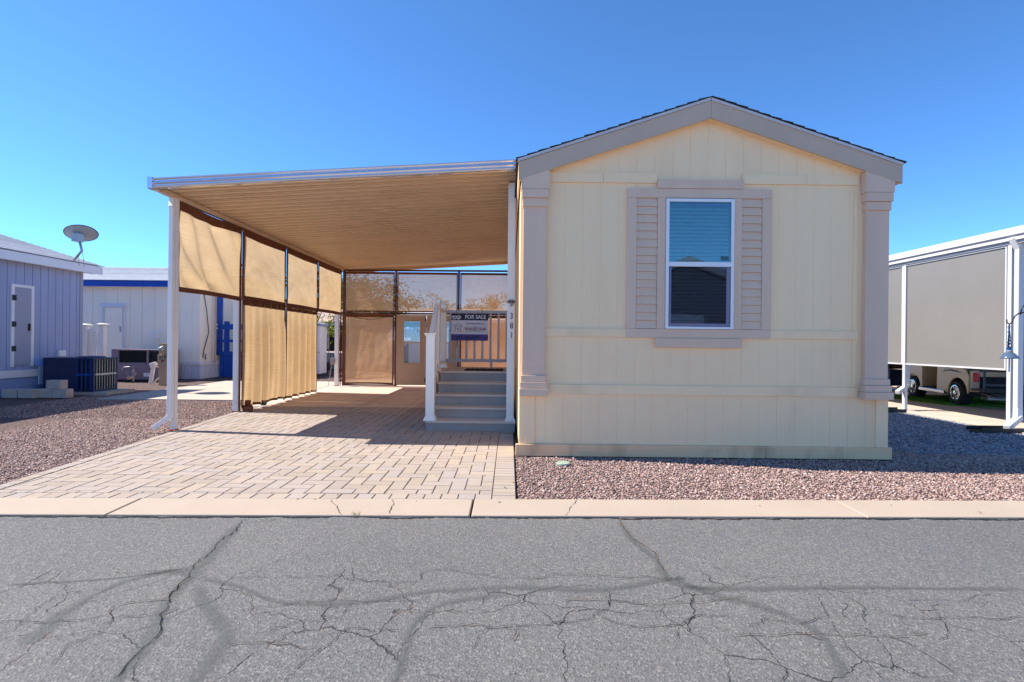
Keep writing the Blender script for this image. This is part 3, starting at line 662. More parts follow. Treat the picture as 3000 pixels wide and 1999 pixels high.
# sleeved post on the steps with the house number
px0,px1=-.034,.074; yp=7.67
sp=obj('sleeved_post',MB().box(px0,px1,yp-.054,yp+.054,.2,3.60),alu,cp,bevel=.004)
obj('post_base_trim',MB().prism([(px0-.025,.155),(px1+.025,.155),(px1+.006,.21),(px0-.006,.21)],'y',yp-.08,yp+.08),alu,sp)
obj('post_bracket',MB().box(px0+.04,px0+.055,yp-.02,yp-.012,3.60,3.66).box(px0+.005,px0+.04,yp,yp+.03,3.60,3.66),steel,sp)
numb=M('black_number',rgb(24,24,26),.5,.05)
for ch,py in (('3',927),('8',955),('1',983)):
    x,z=W(1498.5,py,yp-.057); text('house_number',ch,(x,yp-.057,z),.125,numb,sp,.002,.0,.8)
# ornament above the number
x,z=W(1498,886,yp-.06); orn=thing('wire_ornament','small black wire fan ornament hung on the post above the house number','ornament',(x,yp-.058,z))
m=MB()
for i in range(7):
    a=R(-70+i*23.3); c0=Vector((x+math.sin(a)*.045,yp-.062,z-.01+math.cos(a)*.03)); 
    m.tube([c0+Vector((math.cos(t)*.012*math.cos(a)+math.sin(t)*.022*math.sin(a),0,-math.cos(t)*.012*math.sin(a)+math.sin(t)*.022*math.cos(a))) for t in [k*PI/5 for k in range(11)]],.0028,5)
obj('wire_loops',m,black,orn)
obj('cone',MB().lathe((x,yp-.066,z-.065),[(.005,0),(.03,.055),(.026,.06)],10),steel,orn)
# ---------------- entry steps ----------------
st=thing('entry_steps','grey composite steps up to a small landing with white vinyl railings','steps',(-.55,7.57,0))
SX0,SX1=-1.19,.10; r_=.163; t_=.28; Y1=7.57
for i in range(5):
    y=Y1+i*t_; z=(i+1)*r_; x0=SX0 if i==0 else SX0+.06; x1=SX1 if i==0 else SX1-.02
    obj('riser',MB().box(x0+.01,x1-.01,y+.015,y+.035,z-r_+(.0 if i==0 else .002),z-.028),deck,st)
    d=1.42 if i==4 else t_+.02
    obj('tread',MB().box(x0,x1,y,y+d,z-.026,z).box(x0,x1,y-.004,y+.0,z-.03,z-.002),deck_edge if i<4 else deck_edge,st,bevel=.004)
m=MB(); m.box(SX0+.05,SX0+.065,Y1+.04,Y1+2.5,.0,.1)
m.prism([(Y1+.03,0),(Y1+2.5,0),(Y1+2.5,.78),(Y1+1.12,.78),(Y1+1.12,.64),(Y1+.84,.64),(Y1+.84,.48),(Y1+.56,.48),(Y1+.56,.31),(Y1+.28,.31),(Y1+.28,.13),(Y1+.03,.13)],'x',SX0+.012,SX0+.03)
obj('stringer',m,M('white_stringer',rgb(214,208,200),.5,.05),st)
def newel(x,y,z0,z1,w,base=True):
    p=obj('newel_post',MB().box(x-w/2,x+w/2,y-w/2,y+w/2,z0,z1-.04),vinyl,st,bevel=.004)
    obj('post_cap',MB().lathe((x,y,z1-.05),[(w*.72,0),(w*.86,.02),(w*.95,.035),(w*.95,.042),(w*.5,.05)],4).add([],[]),vinyl,p)
    cap=p.children[0] if p.children else None
    if base: obj('post_skirt',MB().prism([(x-w/2-.022,z0),(x+w/2+.022,z0),(x+w/2+.022,z0+.03),(x+w/2+.004,z0+.06),(x-w/2-.004,z0+.06),(x-w/2-.022,z0+.03)],'y',y-w/2-.022,y+w/2+.022),vinyl,p)
    return p
def sqlathe(m,x,y,prof):   # square moulding profile
    vs=[];fs=[]
    for hw,z in prof: vs+=[(x-hw,y-hw,z),(x+hw,y-hw,z),(x+hw,y+hw,z),(x-hw,y+hw,z)]
    for i in range(len(prof)-1):
        for k in range(4): fs.append((i*4+k,i*4+(k+1)%4,(i+1)*4+(k+1)%4,(i+1)*4+k))
    fs.append((3,2,1,0)); fs.append(tuple(range(4*len(prof)-4,4*len(prof)))); m.add(vs,fs); return m
def newel(x,y,z0,z1,w):
    p=obj('newel_post',MB().box(x-w/2,x+w/2,y-w/2,y+w/2,z0,z1-.045),vinyl,st,bevel=.004); h=w/2
    obj('post_cap',sqlathe(MB(),x,y,[(h+.002,z1-.06),(h+.006,z1-.045),(h+.022,z1-.025),(h+.024,z1-.012),(h*.4,z1)]),vinyl,p)
    obj('post_skirt',sqlathe(MB(),x,y,[(h+.026,z0),(h+.026,z0+.02),(h+.004,z0+.06),(h+.001,z0+.065)]),vinyl,p)
    return p
zd=5*r_
newel(-1.13,7.64,r_,1.43,.125); newel(-1.205,8.78,zd,2.0,.11); newel(-1.215,9.78,zd,2.02,.10)
xr=-1.17
obj('stair_handrail',MB().bar((-1.135,7.68,1.36),(-1.20,8.74,1.90),.07,.09),vinyl,st,bevel=.006)
obj('stair_bottom_rail',MB().bar((-1.135,7.70,.36),(-1.20,8.74,.92),.05,.05),vinyl,st,bevel=.004)
for i in range(7):
    t=(i+.7)/7.6; x=-1.135-.065*t; y=7.70+t*1.04; obj('baluster',MB().box(x-.018,x+.018,y-.018,y+.018,.36+.56*t,1.36+.54*t-.03),vinyl,st)
obj('rail_bracket',MB().box(-1.235,-1.165,8.72,8.726,1.84,1.885),vinyl,st,bevel=.01)
obj('side_top_rail',MB().box(-1.25,-1.18,8.84,9.73,1.83,1.885),vinyl,st,bevel=.006); obj('side_bottom_rail',MB().box(-1.24,-1.19,8.84,9.73,.90,.95),vinyl,st)
for i in range(6):
    y=8.93+i*.14; obj('baluster',MB().box(-1.232,-1.198,y-.017,y+.017,.95,1.83),vinyl,st)
greyr=M('grey_white_rail',rgb(186,186,190),.45,.05,3)
obj('back_top_rail',MB().box(-1.16,.0,9.75,9.81,1.822,1.878),greyr,st,bevel=.006); obj('back_bottom_rail',MB().box(-1.16,.0,9.755,9.805,.925,.98),greyr,st,bevel=.004)
obj('rail_foot',MB().box(-.35,-.31,9.76,9.8,zd,.925),greyr,st)
for i in range(8):
    x=-1.085+i*.1475; obj('baluster',MB().box(x-.0195,x+.0195,9.765,9.795,.98,1.822),greyr,st)
mt_=thing('door_mat','dark brown woven mat lying on the stair landing','mat',(-.47,9.0,zd))
obj('mat_base',MB().box(-.75,-.10,8.82,9.35,zd+.001,zd+.012),mat_m,mt_); m=MB()
for i in range(9): m.box(-.72+i*.07,-.68+i*.07,8.84,9.33,zd+.012,zd+.018)
obj('mat_ribs',m,mat_m,mt_)
# ---------------- for sale sign ----------------
ys=9.70; sx0,sz1=W(1322.7,920,ys); sx1,sz0=W(1429.5,999,ys); sc_=(sx0+sx1)/2
sg=thing('for_sale_sign','hanging real estate board reading FOR SALE on the landing rail','sign',(sc_,ys,sz1))
hh=sz1-sz0
obj('board',MB().box(sx0,sx1,ys,ys+.008,sz0,sz1),signw,sg)
obj('top_panel',MB().box(sx0,sx1,ys-.003,ys-.0005,sz1-.235*hh,sz1),signn,sg); obj('bottom_panel',MB().box(sx0,sx1,ys-.003,ys-.0005,sz0,sz0+.24*hh),signp,sg)
obj('hook',MB().tube([(sx0+.10,ys-.002,sz1-.02),(sx0+.10,ys-.002,sz1+.09),(sx0+.10,ys+.1,sz1+.1)],.003,6),black,sg); obj('hook',MB().tube([(sx1-.105,ys-.002,sz1-.02),(sx1-.105,ys-.002,sz1+.09),(sx1-.105,ys+.1,sz1+.1)],.003,6),black,sg)
ww=sx1-sx0; yt=ys-.0045; tx=lambda u: sx0+u*ww; tz=lambda v: sz1-v*hh
twhite=M('sign_lettering_white',rgb(235,235,240),.5,.02); tdark=M('sign_lettering_dark',rgb(30,28,40),.5,.02); tgrey=M('sign_lettering_grey',rgb(110,60,60),.5,.02)
text('lettering','FOR SALE',(tx(.655),yt,tz(.115)),.098,twhite,sg,.001,.0018,.92)
text('lettering','exp',(tx(.14),yt,tz(.10)),.115,twhite,sg,.001,.0018,1.02)
text('lettering','REALTY',(tx(.105),yt,tz(.195)),.024,twhite,sg,.001,.0005)
text('lettering','www.ThePenroseTeam.com',(tx(.65),yt,tz(.36)),.033,tdark,sg,.001,.0008,.9)
text('lettering','THE',(tx(.65),yt,tz(.485)),.028,tgrey,sg,.001,.0002,1.4)
text('lettering','PENROSE TEAM',(tx(.65),yt,tz(.565)),.064,signred,sg,.001,.0006,.86)
text('lettering','REAL ESTATE SERVICES',(tx(.65),yt,tz(.645)),.02,tgrey,sg,.001,0,1.1)
text('lettering','(623) 866-5849',(tx(.44),yt,tz(.885)),.077,tdark,sg,.001,.0008,.9)
m=MB(); 
for a,b in ((.35,.55),(.73,.95)): m.box(tx(a),tx(b),yt-.001,yt,tz(.487),tz(.483))
for a,b in ((.35,.45),(.86,.95)): m.box(tx(a),tx(b),yt-.001,yt,tz(.647),tz(.643))
obj('rule_lines',m,tgrey,sg)
m=MB(); q=lambda a,b: m.bar((tx(a[0]),yt,tz(a[1])),(tx(b[0]),yt,tz(b[1])),.007,.002,(0,1,0))
for a,b in (((.05,.44),(.18,.375)),((.18,.375),(.31,.44)),((.11,.46),(.255,.46)),((.11,.455),(.11,.66)),((.255,.455),(.255,.66)),((.165,.655),(.26,.655)),((.05,.44),(.06,.433))): q(a,b)
obj('house_logo',m,signred,sg)
m=MB()
for a in (.158,.187):
    for b in (.53,.565): m.box(tx(a),tx(a)+.013,yt-.001,yt,tz(b)-.011,tz(b))
obj('logo_window',m,tdark,sg)
m=MB()
for a,b in ((.9,.93),(.95,.87),(.95,.93),(.9,.90)): m.box(tx(a),tx(a)+.025,yt-.001,yt,tz(b)-.016,tz(b))
obj('corner_mark',m,signn,sg)
# ---------------- shade cloths ----------------
def shade(label,A,B,z0,z1,fold,seed,mat,group='tan shade cloth panels around the carport',hem=.05,sagt=.0,nrm=(1,0),wr=1):
    # A,B: (x,y) ends ; nrm: inward direction
    A=Vector((A[0],A[1],0));B=Vector((B[0],B[1],0)); nn=Vector((nrm[0],nrm[1],0)); rs=random.Random(seed)
    t=thing('shade_panel',label,'shade cloth',((A.x+B.x)/2,(A.y+B.y)/2,z0),group)
    fr=[(rs.uniform(5,9),rs.uniform(0,6)) for _ in range(3)]
    def disp(u,v):
        e=min(1,u*8,(1-u)*8)*min(1,.25+ (1-v)*3 if fold=='v' else min(1,v*6,(1-v)*6))
        if fold=='v': d=.022*math.sin(u*fr[0][0]*5+fr[0][1]+.6*math.sin(v*2))+.014*math.sin(u*fr[1][0]*9+fr[1][1])+.02*mnoise.noise(Vector((u*3,v*1.2,seed)))
        elif fold=='d':
            d=.045*mnoise.noise(Vector((u*2.2+v*1.6,v*.9,seed)))+.030*max(0,mnoise.noise(Vector(((u*4-(1-v)*1.9),(u+v)*.6,seed+9))))+.012*math.sin((u*9-(1-v)*3)*2.2)*max(0,1-abs(u-.35)*2)
        else: d=.02*mnoise.noise(Vector((u*2,v*2,seed)))+.006*mnoise.noise(Vector((u*9,v*9,seed)))
        return d*e*wr
    def pos(u,v,off=0):
        zz=z0+(z1-z0)*v - sagt*math.sin(PI*u)*v
        zz+= .012*math.sin(u*PI)*(1-v)
        p=A.lerp(B,u)+nn*(disp(u,v)+off); return (p.x,p.y,zz)
    L=(B-A).length; hu=hem/L; hv=hem/(z1-z0)
    obj('cloth',MB().grid(lambda u,v:pos(u,v),90,44),mat,t,smooth=True,normals=False)
    m=MB()
    for off in (.004,-.004):
        m.grid(lambda u,v:pos(u,v*hv*.9,off),30,2); m.grid(lambda u,v:pos(u,1-hv*1.6*(1-v),off),30,2)
        m.grid(lambda u,v:pos(u*hu*.8,v,off),2,20); m.grid(lambda u,v:pos(1-hu*.8*(1-u),v,off),2,20)
    if fold=='v':
        for off in (.006,-.006): m.grid(lambda u,v:pos(.5+(u-.5)*.012,v,off),2,24)
    obj('hem',m,brown,t,smooth=True,normals=False)
    return t
ZT=3.275; xs_=-4.715; PY=[7.47,9.30,11.15,13.0,14.85]
names=['wrinkled tan shade cloth hanging nearest the street, upper row','second smooth tan shade cloth of the upper side row','third tan shade cloth of the upper side row','last upper side shade cloth at the back corner']
for i in range(4):
    shade(names[i],(xs_,PY[i]+.018),(xs_,PY[i+1]-.018),2.0-.03*(i==0),ZT-.01,'d' if i==0 else 's',i+1,cloth,sagt=.03 if i==0 else .018,hem=.08,wr=4.2 if i==0 else 1.6)
shade('pleated tan curtain cloth of the lower row, nearer the street',(xs_,9.34),(xs_,11.13),.08,1.99,'v',11,cloth,wr=2.7)
shade('pleated tan curtain cloth of the lower row, farther back',(xs_,11.18),(xs_,12.97),.05,1.99,'v',12,cloth,wr=2.7)
YB2=14.95; XB=[-4.70,-3.22,-1.44,.07]
lab=['upper rear mesh panel in the left corner with a tree behind it','upper rear mesh panel above the screen doors','upper rear mesh panel beside the house wall']
for i in range(3): shade(lab[i],(XB[i]+.04,YB2),(XB[i+1]-.03,YB2),2.10,3.24,'s',21+i,cloth_thin,nrm=(0,-1),hem=.04,group='rear mesh panels of the carport')
shade('lower rear mesh panel left of the screen doors',(-4.66,YB2),(-3.26,YB2),.06,2.04,'s',31,cloth_thin,nrm=(0,-1),hem=.05,group='rear mesh panels of the carport',wr=2)
shade('lower rear mesh panel behind the landing railing',(-1.40,YB2),(.04,YB2),.06,2.04,'s',32,cloth_thin,nrm=(0,-1),hem=.05,group='rear mesh panels of the carport')
fr=thing('screen_frame','dark brown pipe frame holding the shade cloths','frame',(-2.3,14.97,0))
for x in XB[:3]: obj('upright',MB().tube([(x,YB2+.03,0.02),(x,YB2+.03,3.3)],.03,8),cord,fr)
obj('top_pipe',MB().tube([(XB[0],YB2+.03,3.28),(XB[3],YB2+.03,3.30)],.028,8),cord,fr); obj('middle_pipe',MB().tube([(XB[0],YB2+.03,2.07),(XB[3],YB2+.03,2.07)],.026,8),cord,fr)
obj('bottom_pipe',MB().tube([(XB[0],YB2+.03,.04),(-3.22,YB2+.03,.04)],.02,8),cord,fr)
m=MB()
for y in PY: m.tube([(xs_-.02,y,(1.9 if y in (PY[0],) else .03)),(xs_-.02,y,3.28)],.016,8)
m.tube([(xs_-.02,PY[0],3.27),(xs_-.02,PY[4],3.27)],.02,8)
m.tube([(xs_-.02,PY[1],2.0),(xs_-.02,PY[4],2.02)],.014,8); obj('side_pipes',m,cord,fr)
m=MB()
for y in PY:
    for z in (2.0,3.22,2.6): m.lathe((xs_+.01,y,z),[(.012,-.02),(.016,0),(.012,.02)],6)
obj('clips',m,steel,fr)
m=MB(); m.tube([(XB[0]+.05+(1.4*t),YB2-.02,2.04-.14*math.sin(PI*t)) for t in [k/14 for k in range(15)]],.007,6); obj('slack_cord',m,black,fr)
# pair of storm doors
def sdoor(x0,x1,label):
    t=thing('storm_door',label,'door',((x0+x1)/2,YB2+.02,0),'pair of tan storm doors in the rear screen')
    y0=YB2-.02;y1=YB2+.02; f=.15
    obj('door_leaf',MB().box(x0,x0+f,y0,y1,.05,2.0).box(x1-f,x1,y0,y1,.05,2.0).box(x0+f,x1-f,y0,y1,1.87,2.0).box(x0+f,x1-f,y0,y1,.05,.66),tan_paint,t,bevel=.003)
    w_=obj('door_window',MB().box(x0+f,x0+f+.02,y0-.008,y1+.005,.662,1.868).box(x1-f-.02,x1-f,y0-.008,y1+.005,.662,1.868).box(x0+f+.02,x1-f-.02,y0-.008,y1+.005,1.85,1.868).box(x0+f+.02,x1-f-.02,y0-.008,y1+.005,.662,.68).box(x0+f+.02,x1-f-.02,y0-.01,y1,1.24,1.27),meter_m,t)
    obj('door_pane',MB().box(x0+f+.02,x1-f-.02,YB2,YB2+.004,.68,1.85),glass_d,w_)
    obj('hinge',MB().box(x1-.03,x1+.005,y0-.012,y0-.001,.12,.26).box(x1-.03,x1+.005,y0-.012,y0-.001,1.86,1.95),black,t)
sdoor(-3.15,-2.35,'tan storm door with a glazed upper half, left one of the pair'); sdoor(-2.33,-1.53,'tan storm door partly hidden by the stair newel, right one of the pair')
obj('door_jamb',MB().box(-3.19,-3.155,YB2-.02,YB2+.03,.03,2.03).box(-1.525,-1.49,YB2-.02,YB2+.03,.03,2.03).box(-3.155,-1.525,YB2-.02,YB2+.03,2.003,2.035),tan_paint,fr)
# small things near the second post
x,y=G(722,1209); wb=thing('wood_block','red brown wooden block with a shorter block in front at the second post','wood block',(x,y,0))
obj('tall_block',MB().box(x-.06,x+.02,y+.05,y+.12,.016,.21),woodb,wb,bevel=.003); obj('short_block',MB().box(x-.065,x+.10,y-.02,y+.046,.016,.11),woodb,wb,bevel=.003)
x,y=G(772,1190); m=MB(); m.lathe((x,y,.06),[(.02,-.03),(.055,-.03),(.055,.03),(.02,.03),(.02,-.03)],14,'y'); solo('tape_roll',m,M('teal_tape',rgb(30,70,70),.6,.3,20),'dark teal roll of tape on the ground by the pleated curtain','tape')
x,y=G(1650,1361); m=MB(); m.lathe((x,y,.0),[(.075,0),(.075,.018),(.07,.022)],20); solo('utility_lid',m,greenl,'pale green round lid set in the pink gravel in front of the house','lid')
x,y=G(1043,1514); m=MB(); rr=random.Random(9)
for i in range(26):
    a=rr.uniform(0,2*PI); l_=rr.uniform(.02,.06); p=Vector((x+rr.uniform(-.02,.02),y+rr.uniform(-.01,.01),.0)); d=Vector((math.cos(a)*l_*.7,math.sin(a)*l_*.4,l_)); s_=Vector((.002,0,0)); m.add([p-s_,p+s_,p+d],[(0,1,2)])
solo('weed',m,M('dry_weed',rgb(150,136,60),.9,.3,30),'tiny dry weed tuft growing at the kerb edge by the driveway','weed',normals=False)
for i,(px,py) in enumerate(((722,1413+90),)): pass
# scattered dead leaves on the pavers
m=MB(); rr=random.Random(12)
for px,py in [(786,1406),(817,1397),(1278,1402),(988,1457),(1420,1401),(1478,1435),(1480,1437),(1503,1421),(640,1359),(872,1471),(922,1471),(1220,1477),(1463,1480),(2225,1490),(2870,1510),(2610,1488),(700,1285),(1100,1330),(1325,1384)]:
    x,y=G(px,py); a=rr.uniform(0,6); z=.022; s_=rr.uniform(.008,.016)
    m.add([(x+math.cos(a)*s_,y+math.sin(a)*s_,z+.004),(x-math.sin(a)*s_*.5,y+math.cos(a)*s_*.5,z+.001),(x-math.cos(a)*s_,y-math.sin(a)*s_,z+.006),(x+math.sin(a)*s_*.5,y-math.cos(a)*s_*.5,z+.002)],[(0,1,2,3)])
tag(obj('leaf_litter',m,M('dead_leaf',rgb(80,52,40),.9,.3,30),normals=False),'few dead leaves scattered over the pavers and kerb','leaf litter',kind='stuff')
# ---------------- left neighbours ----------------
bh=thing('blue_house','blue grey house with a white fascia and a narrow utility door','house',(-10.9,10,0))
BX=-10.9; BY0=4.5; BY1=13.5
m=MB(); y=BY0
while y<BY1: m.box(BX-.012,BX,y+.006,min(y+.199,BY1),.55,3.0); y+=.205
obj('siding',m,blue_side,bh,bevel=.002)
m=MB(); m.box(BX-6,BX-.014,BY0,BY1,.0,3.0); m.prism([(BX-6,3),(BX-.014,3),(BX-.014,3.02),(BX-3,3.9),(BX-6,3.02)],'y',BY0,BY1); obj('wall',m,blue_low,bh)
obj('corner_trim',MB().box(BX,BX+.015,BY1-.09,BY1,.55,3.0),slate,bh)
obj('skirt_board',MB().box(BX,BX+.02,BY0,12.25,.40,.56).box(BX,BX+.025,12.25,12.45,.2,.66),white,bh)
obj('fascia',MB().box(BX+.28,BX+.30,BY0-.2,BY1+.25,2.93,3.13),white,bh); obj('soffit',MB().box(BX,BX+.28,BY0-.2,BY1+.25,2.955,2.965),white,bh)
m=MB(); m.prism([(BX+.30,2.93),(BX+.28,2.93),(BX+.0,3.0),(BX-3,3.8),(BX-3,4.1),(BX+.30,3.13)],'y',BY1+.24,BY1+.262); obj('rake_board',m,white,bh)
m=MB()
for i in range(20):
    a=BX+.33-i*.17;b=a-.18; za=3.14+(BX+.33-a)*.3; zb=3.14+(BX+.33-b)*.3; m.prism([(a,za),(b,zb),(b,zb+.01),(a,za+.022)],'y',BY0-.2,BY1+.3)
obj('roof',m,shingle_l,bh)
d=obj('utility_door',MB().box(BX+.005,BX+.02,11.62,12.03,.67,2.40),slate,bh)
obj('door_frame',MB().box(BX,BX+.03,11.55,11.62,.64,2.46).box(BX,BX+.03,12.03,12.10,.64,2.46).box(BX,BX+.03,11.62,12.03,2.40,2.46),white,d)
m=MB()
for z in (.98,1.52,2.1): m.box(BX+.03,BX+.045,11.56,11.65,z,z+.12)
obj('hinge',m,black,d); obj('handle',MB().box(BX+.02,BX+.05,11.96,11.99,1.44,1.60),black,d)
obj('outlet_box',MB().box(BX,BX+.06,12.75,12.95,.84,.98),white,bh,bevel=.005)
obj('side_vent',MB().prism([(BX,.65),(BX+.10,.65),(BX,.85)],'y',12.12,12.25),blue_low,bh)
x=BX-.9;y=12.0; z=3.14+1.23*.3+.01
obj('roof_vent',MB().lathe((x,11.6,z-.03),[(.14,0),(.14,.08),(.2,.09),(.2,.15),(.14,.17)],16),M('blue_grey_vent',rgb(120,140,160),.5,.1),bh)
# satellite dish
X0d,Zd=W(238,692,13.0); sd=thing('satellite_dish','grey satellite dish on a bent pole at the blue house roof corner','satellite dish',(-10.75,13.0,3.2))
nrm=Vector((-.31,.38,.87)).normalized(); a_=Vector((.77,.62,0)).normalized(); b__=nrm.cross(a_)
c0=Vector((X0d,13.0,Zd)); m=MB()
def dish(u,v):
    r=.335*u; t=2*PI*v; p=c0+a_*(r*math.cos(t))+b__*(r*.93*math.sin(t))+nrm*(.09*(u*u)); return tuple(p)
m.grid(dish,10,32); obj('dish',m,M('grey_dish',rgb(150,154,160),.45,.05),sd,smooth=True,normals=False)
rim=MB(); rim.tube([dish(1,k/32) for k in range(33)],.01,6); obj('dish_rim',rim,M('dark_rim',rgb(60,64,70),.5,.1),sd)
foot=Vector((W(205,776,12.9)[0],12.9,W(205,776,12.9)[1])); el=Vector((W(240,735,12.9)[0],12.9,W(240,735,12.9)[1]))
obj('mast',MB().tube([foot,foot.lerp(el,.8),el,c0-Vector((0,.05,.12)),c0-Vector((0,.02,.02))],.028,8),steel,sd,smooth=True)
obj('feed_bracket',MB().box(c0.x-.08,c0.x+.08,12.80,12.98,c0.z-.16,c0.z+.04).tube([c0+Vector((.06,-.1,-.1)),c0+Vector((0,-.12,.08)),c0+Vector((-.06,-.1,-.05))],.008,6),steel,sd,bevel=.01)
obj('mast_foot',MB().box(foot.x-.12,foot.x+.12,12.8,13.0,foot.z-.06,foot.z-.02),steel,sd)
obj('stay_rods',MB().tube([foot+Vector((.35,0,-.06)),foot+Vector((.30,0,.35))],.006,5).tube([foot+Vector((.22,0,-.03)),foot+Vector((.21,0,.28))],.006,5),steel,sd)
# dark package air conditioner
ax0,ax1,ay0,ay1,az=-10.66,-9.5,12.1,12.85,.83
ac=thing('dark_air_conditioner','dark navy package air conditioner with open grilles beside the blue house','air conditioner',(-10.1,12.4,0),'rooftop style air conditioners standing on the ground')
obj('case',MB().box(ax0,ax1-.42,ay0,ay1,.06,az).box(ax1-.42,ax1-.03,ay0+.06,ay1-.04,.06,az-.03).box(ax1-.42,ax1,ay0,ay1,az-.03,az).box(ax1-.42,ax1,ay0,ay1,.06,.10).box(ax1-.06,ax1,ay0,ay0+.05,.1,az-.03).box(ax1-.05,ax1,ay1-.05,ay1,.1,az-.03).box(ax1-.42,ax1-.40,ay0,ay0+.06,.1,az-.03),navy_ac,ac,bevel=.004)
obj('coil',MB().box(ax1-.40,ax1-.034,ay0+.045,ay0+.058,.1,az-.04).box(ax1-.03,ax1-.02,ay0+.06,ay1-.06,.1,az-.04),coil,ac)
m=MB()
for i in range(4): m.box(ax1-.39+i*.1,ax1-.375+i*.1,ay0+.004,ay0+.02,.1,az-.03)
m.box(ax1-.40,ax1-.06,ay0+.002,ay0+.022,.43,.46); obj('front_grille',m,navy,ac)
m=MB()
for i in range(8): m.box(ax1-.012,ax1+.004,ay0+.09+i*.08,ay0+.105+i*.08,.1,az-.03)
m.box(ax1-.012,ax1+.008,ay0+.05,ay1-.05,.43,.47); obj('side_grille',m,steel,ac)
obj('top_cover',MB().lathe((ax1-.35,ay0+.38,az),[(.3,0),(.26,.03),(.1,.04)],20),navy_ac,ac); obj('pad',MB().box(ax0+.1,ax1+.35,ay0-.08,ay1+.1,-.01,.055),conc,ac)
# cinder blocks
bk=[(0,1,0),(.41,1,0),(.82,1,0),(1.18,1,0),(1.0,1,.2)]
for i,(px,row,lb) in enumerate([(0,0,'grey block at the left end of the low row'),(45,0,'second block from the left in the low row'),(86,0,'darker block in the middle of the low row'),(124,0,'block at the right end of the low row below another'),(108,1,'single block stacked on top of the low row')]):
    x=-10.74+px*.0077; y=11.2 +(.12 if px>60 else 0)+(0 if row==0 else .0); z=.19*row
    m=MB().box(x,x+.32,y,y+.19,z,z+.187); 
    solo('cinder_block',m,block_m,'grey cinder '+lb,'block','cinder blocks beside the blue house',bevel=.008)
# white lilac house behind
lh=thing('lilac_house','pale lilac house with a navy eave band behind the blue house','house',(-11,17,0))
LX1=-9.95; LY=17.0
m=MB(); x=-17.0
while x<LX1: m.box(x+.005,min(x+.395,LX1),LY,LY+.012,.52,3.0); x+=.4
obj('siding',m,lilac,lh,bevel=.002)
m=MB().box(-17,LX1-.013,LY+.013,24,.0,3.02); m.prism([(LY+.013,3.02),(24,3.02),(20.5,3.75)],'x',-17,LX1-.02); obj('wall',m,lilac,lh)
m=MB(); y=LY
while y<24: m.box(LX1-.012,LX1,y+.005,min(y+.395,24),.52,3.0); y+=.4
obj('side_siding',m,lilac,lh,bevel=.002)
m=MB(); x=-17
while x<LX1+.02: m.box(x,x+.05,LY-.03,LY-.002,.0,.43); m.box(x+.05,x+.1,LY-.018,LY-.002,0,.43); x+=.1
y=LY
while y<24: m.box(LX1+.002,LX1+.03,y,y+.05,.0,.43); m.box(LX1+.002,LX1+.018,y+.05,y+.1,0,.43); y+=.1
obj('ribbed_skirt',m,skirt_m,lh); obj('skirt_cap',MB().box(-17,LX1+.05,LY-.05,LY-.001,.44,.56).box(LX1+.001,LX1+.05,LY,24,.44,.56),white,lh)
obj('eave_band',MB().box(-17,LX1+.4,LY-.32,LY-.29,2.92,3.10),navy,lh); obj('soffit',MB().box(-17,LX1+.4,LY-.29,LY,2.93,2.94),white,lh)
m=MB()
for i in range(21):
    a=LY-.34+i*.19;b=a+.2; za=3.11+i*.19*.235; zb=za+.2*.235; m.prism([(a,za+.02),(a,za),(b,zb),(b,zb+.008)],'x',-17,LX1+.45)
obj('roof',m,shingle_l,lh)
x0,z1_=W(300,890,LY); x1,_=W(368,890,LY)
d=obj('utility_door',MB().box(x0+.1,x1-.09,LY-.02,LY-.001,.56,z1_-.14),lilac,lh); obj('door_frame',MB().box(x0,x0+.06,LY-.03,LY-.001,.56,z1_-.1).box(x1-.06,x1,LY-.03,LY-.001,.56,z1_-.1).box(x0-.04,x1+.03,LY-.05,LY-.001,z1_-.1,z1_),skirt_m,d)
obj('door_latch',MB().box(x1-.16,x1-.13,LY-.04,LY-.02,1.5,1.66),steel,d)
x,z=W(464,983,LY); obj('junction_box',MB().box(x-.12,x+.03,LY-.08,LY-.001,z-.1,z+.12).tube([(x,LY-.04,z-.1),(x,LY-.04,.9)],.015,6),white,lh)
obj('corner_board',MB().box(-14.05,-13.75,LY-.02,LY-.001,1.0,3.0),navy,lh)
obj('roof_vent',MB().box(-11.6,-10.6,18.3,18.7,3.11+1.6*.235,3.11+2.0*.235+.07).lathe((-12.2,19.0,3.6),[(.06,0),(.06,.16),(.12,.17),(.1,.22)],10),steel,lh)
obj('hanging_cable',MB().tube([(LX1+.02,17.15,2.9),(LX1+.05,17.3,2.2),(LX1+.04,17.45,1.5),(LX1+.03,17.2,.95),(LX1+.03,17.15,.7),(LX1+.03,17.3,.62),(LX1+.03,17.28,.8)],.012,6),black,lh,smooth=True)
dd=obj('side_door',MB().box(LX1+.002,LX1+.03,17.85,18.3,.75,2.75),navy,lh); obj('door_frame',MB().box(LX1,LX1+.05,17.75,17.84,.7,2.85).box(LX1,LX1+.05,18.31,18.4,.7,2.85).box(LX1,LX1+.05,17.84,18.31,2.76,2.85).box(LX1+.03,LX1+.045,17.86,18.3,1.62,1.68).box(LX1+.03,LX1+.045,17.86,18.3,1.75,1.80),white,dd)
obj('door_drainpipe',MB().tube([(LX1+.12,17.7,2.75),(LX1+.12,17.7,.5)],.03,8),meter_m,lh)
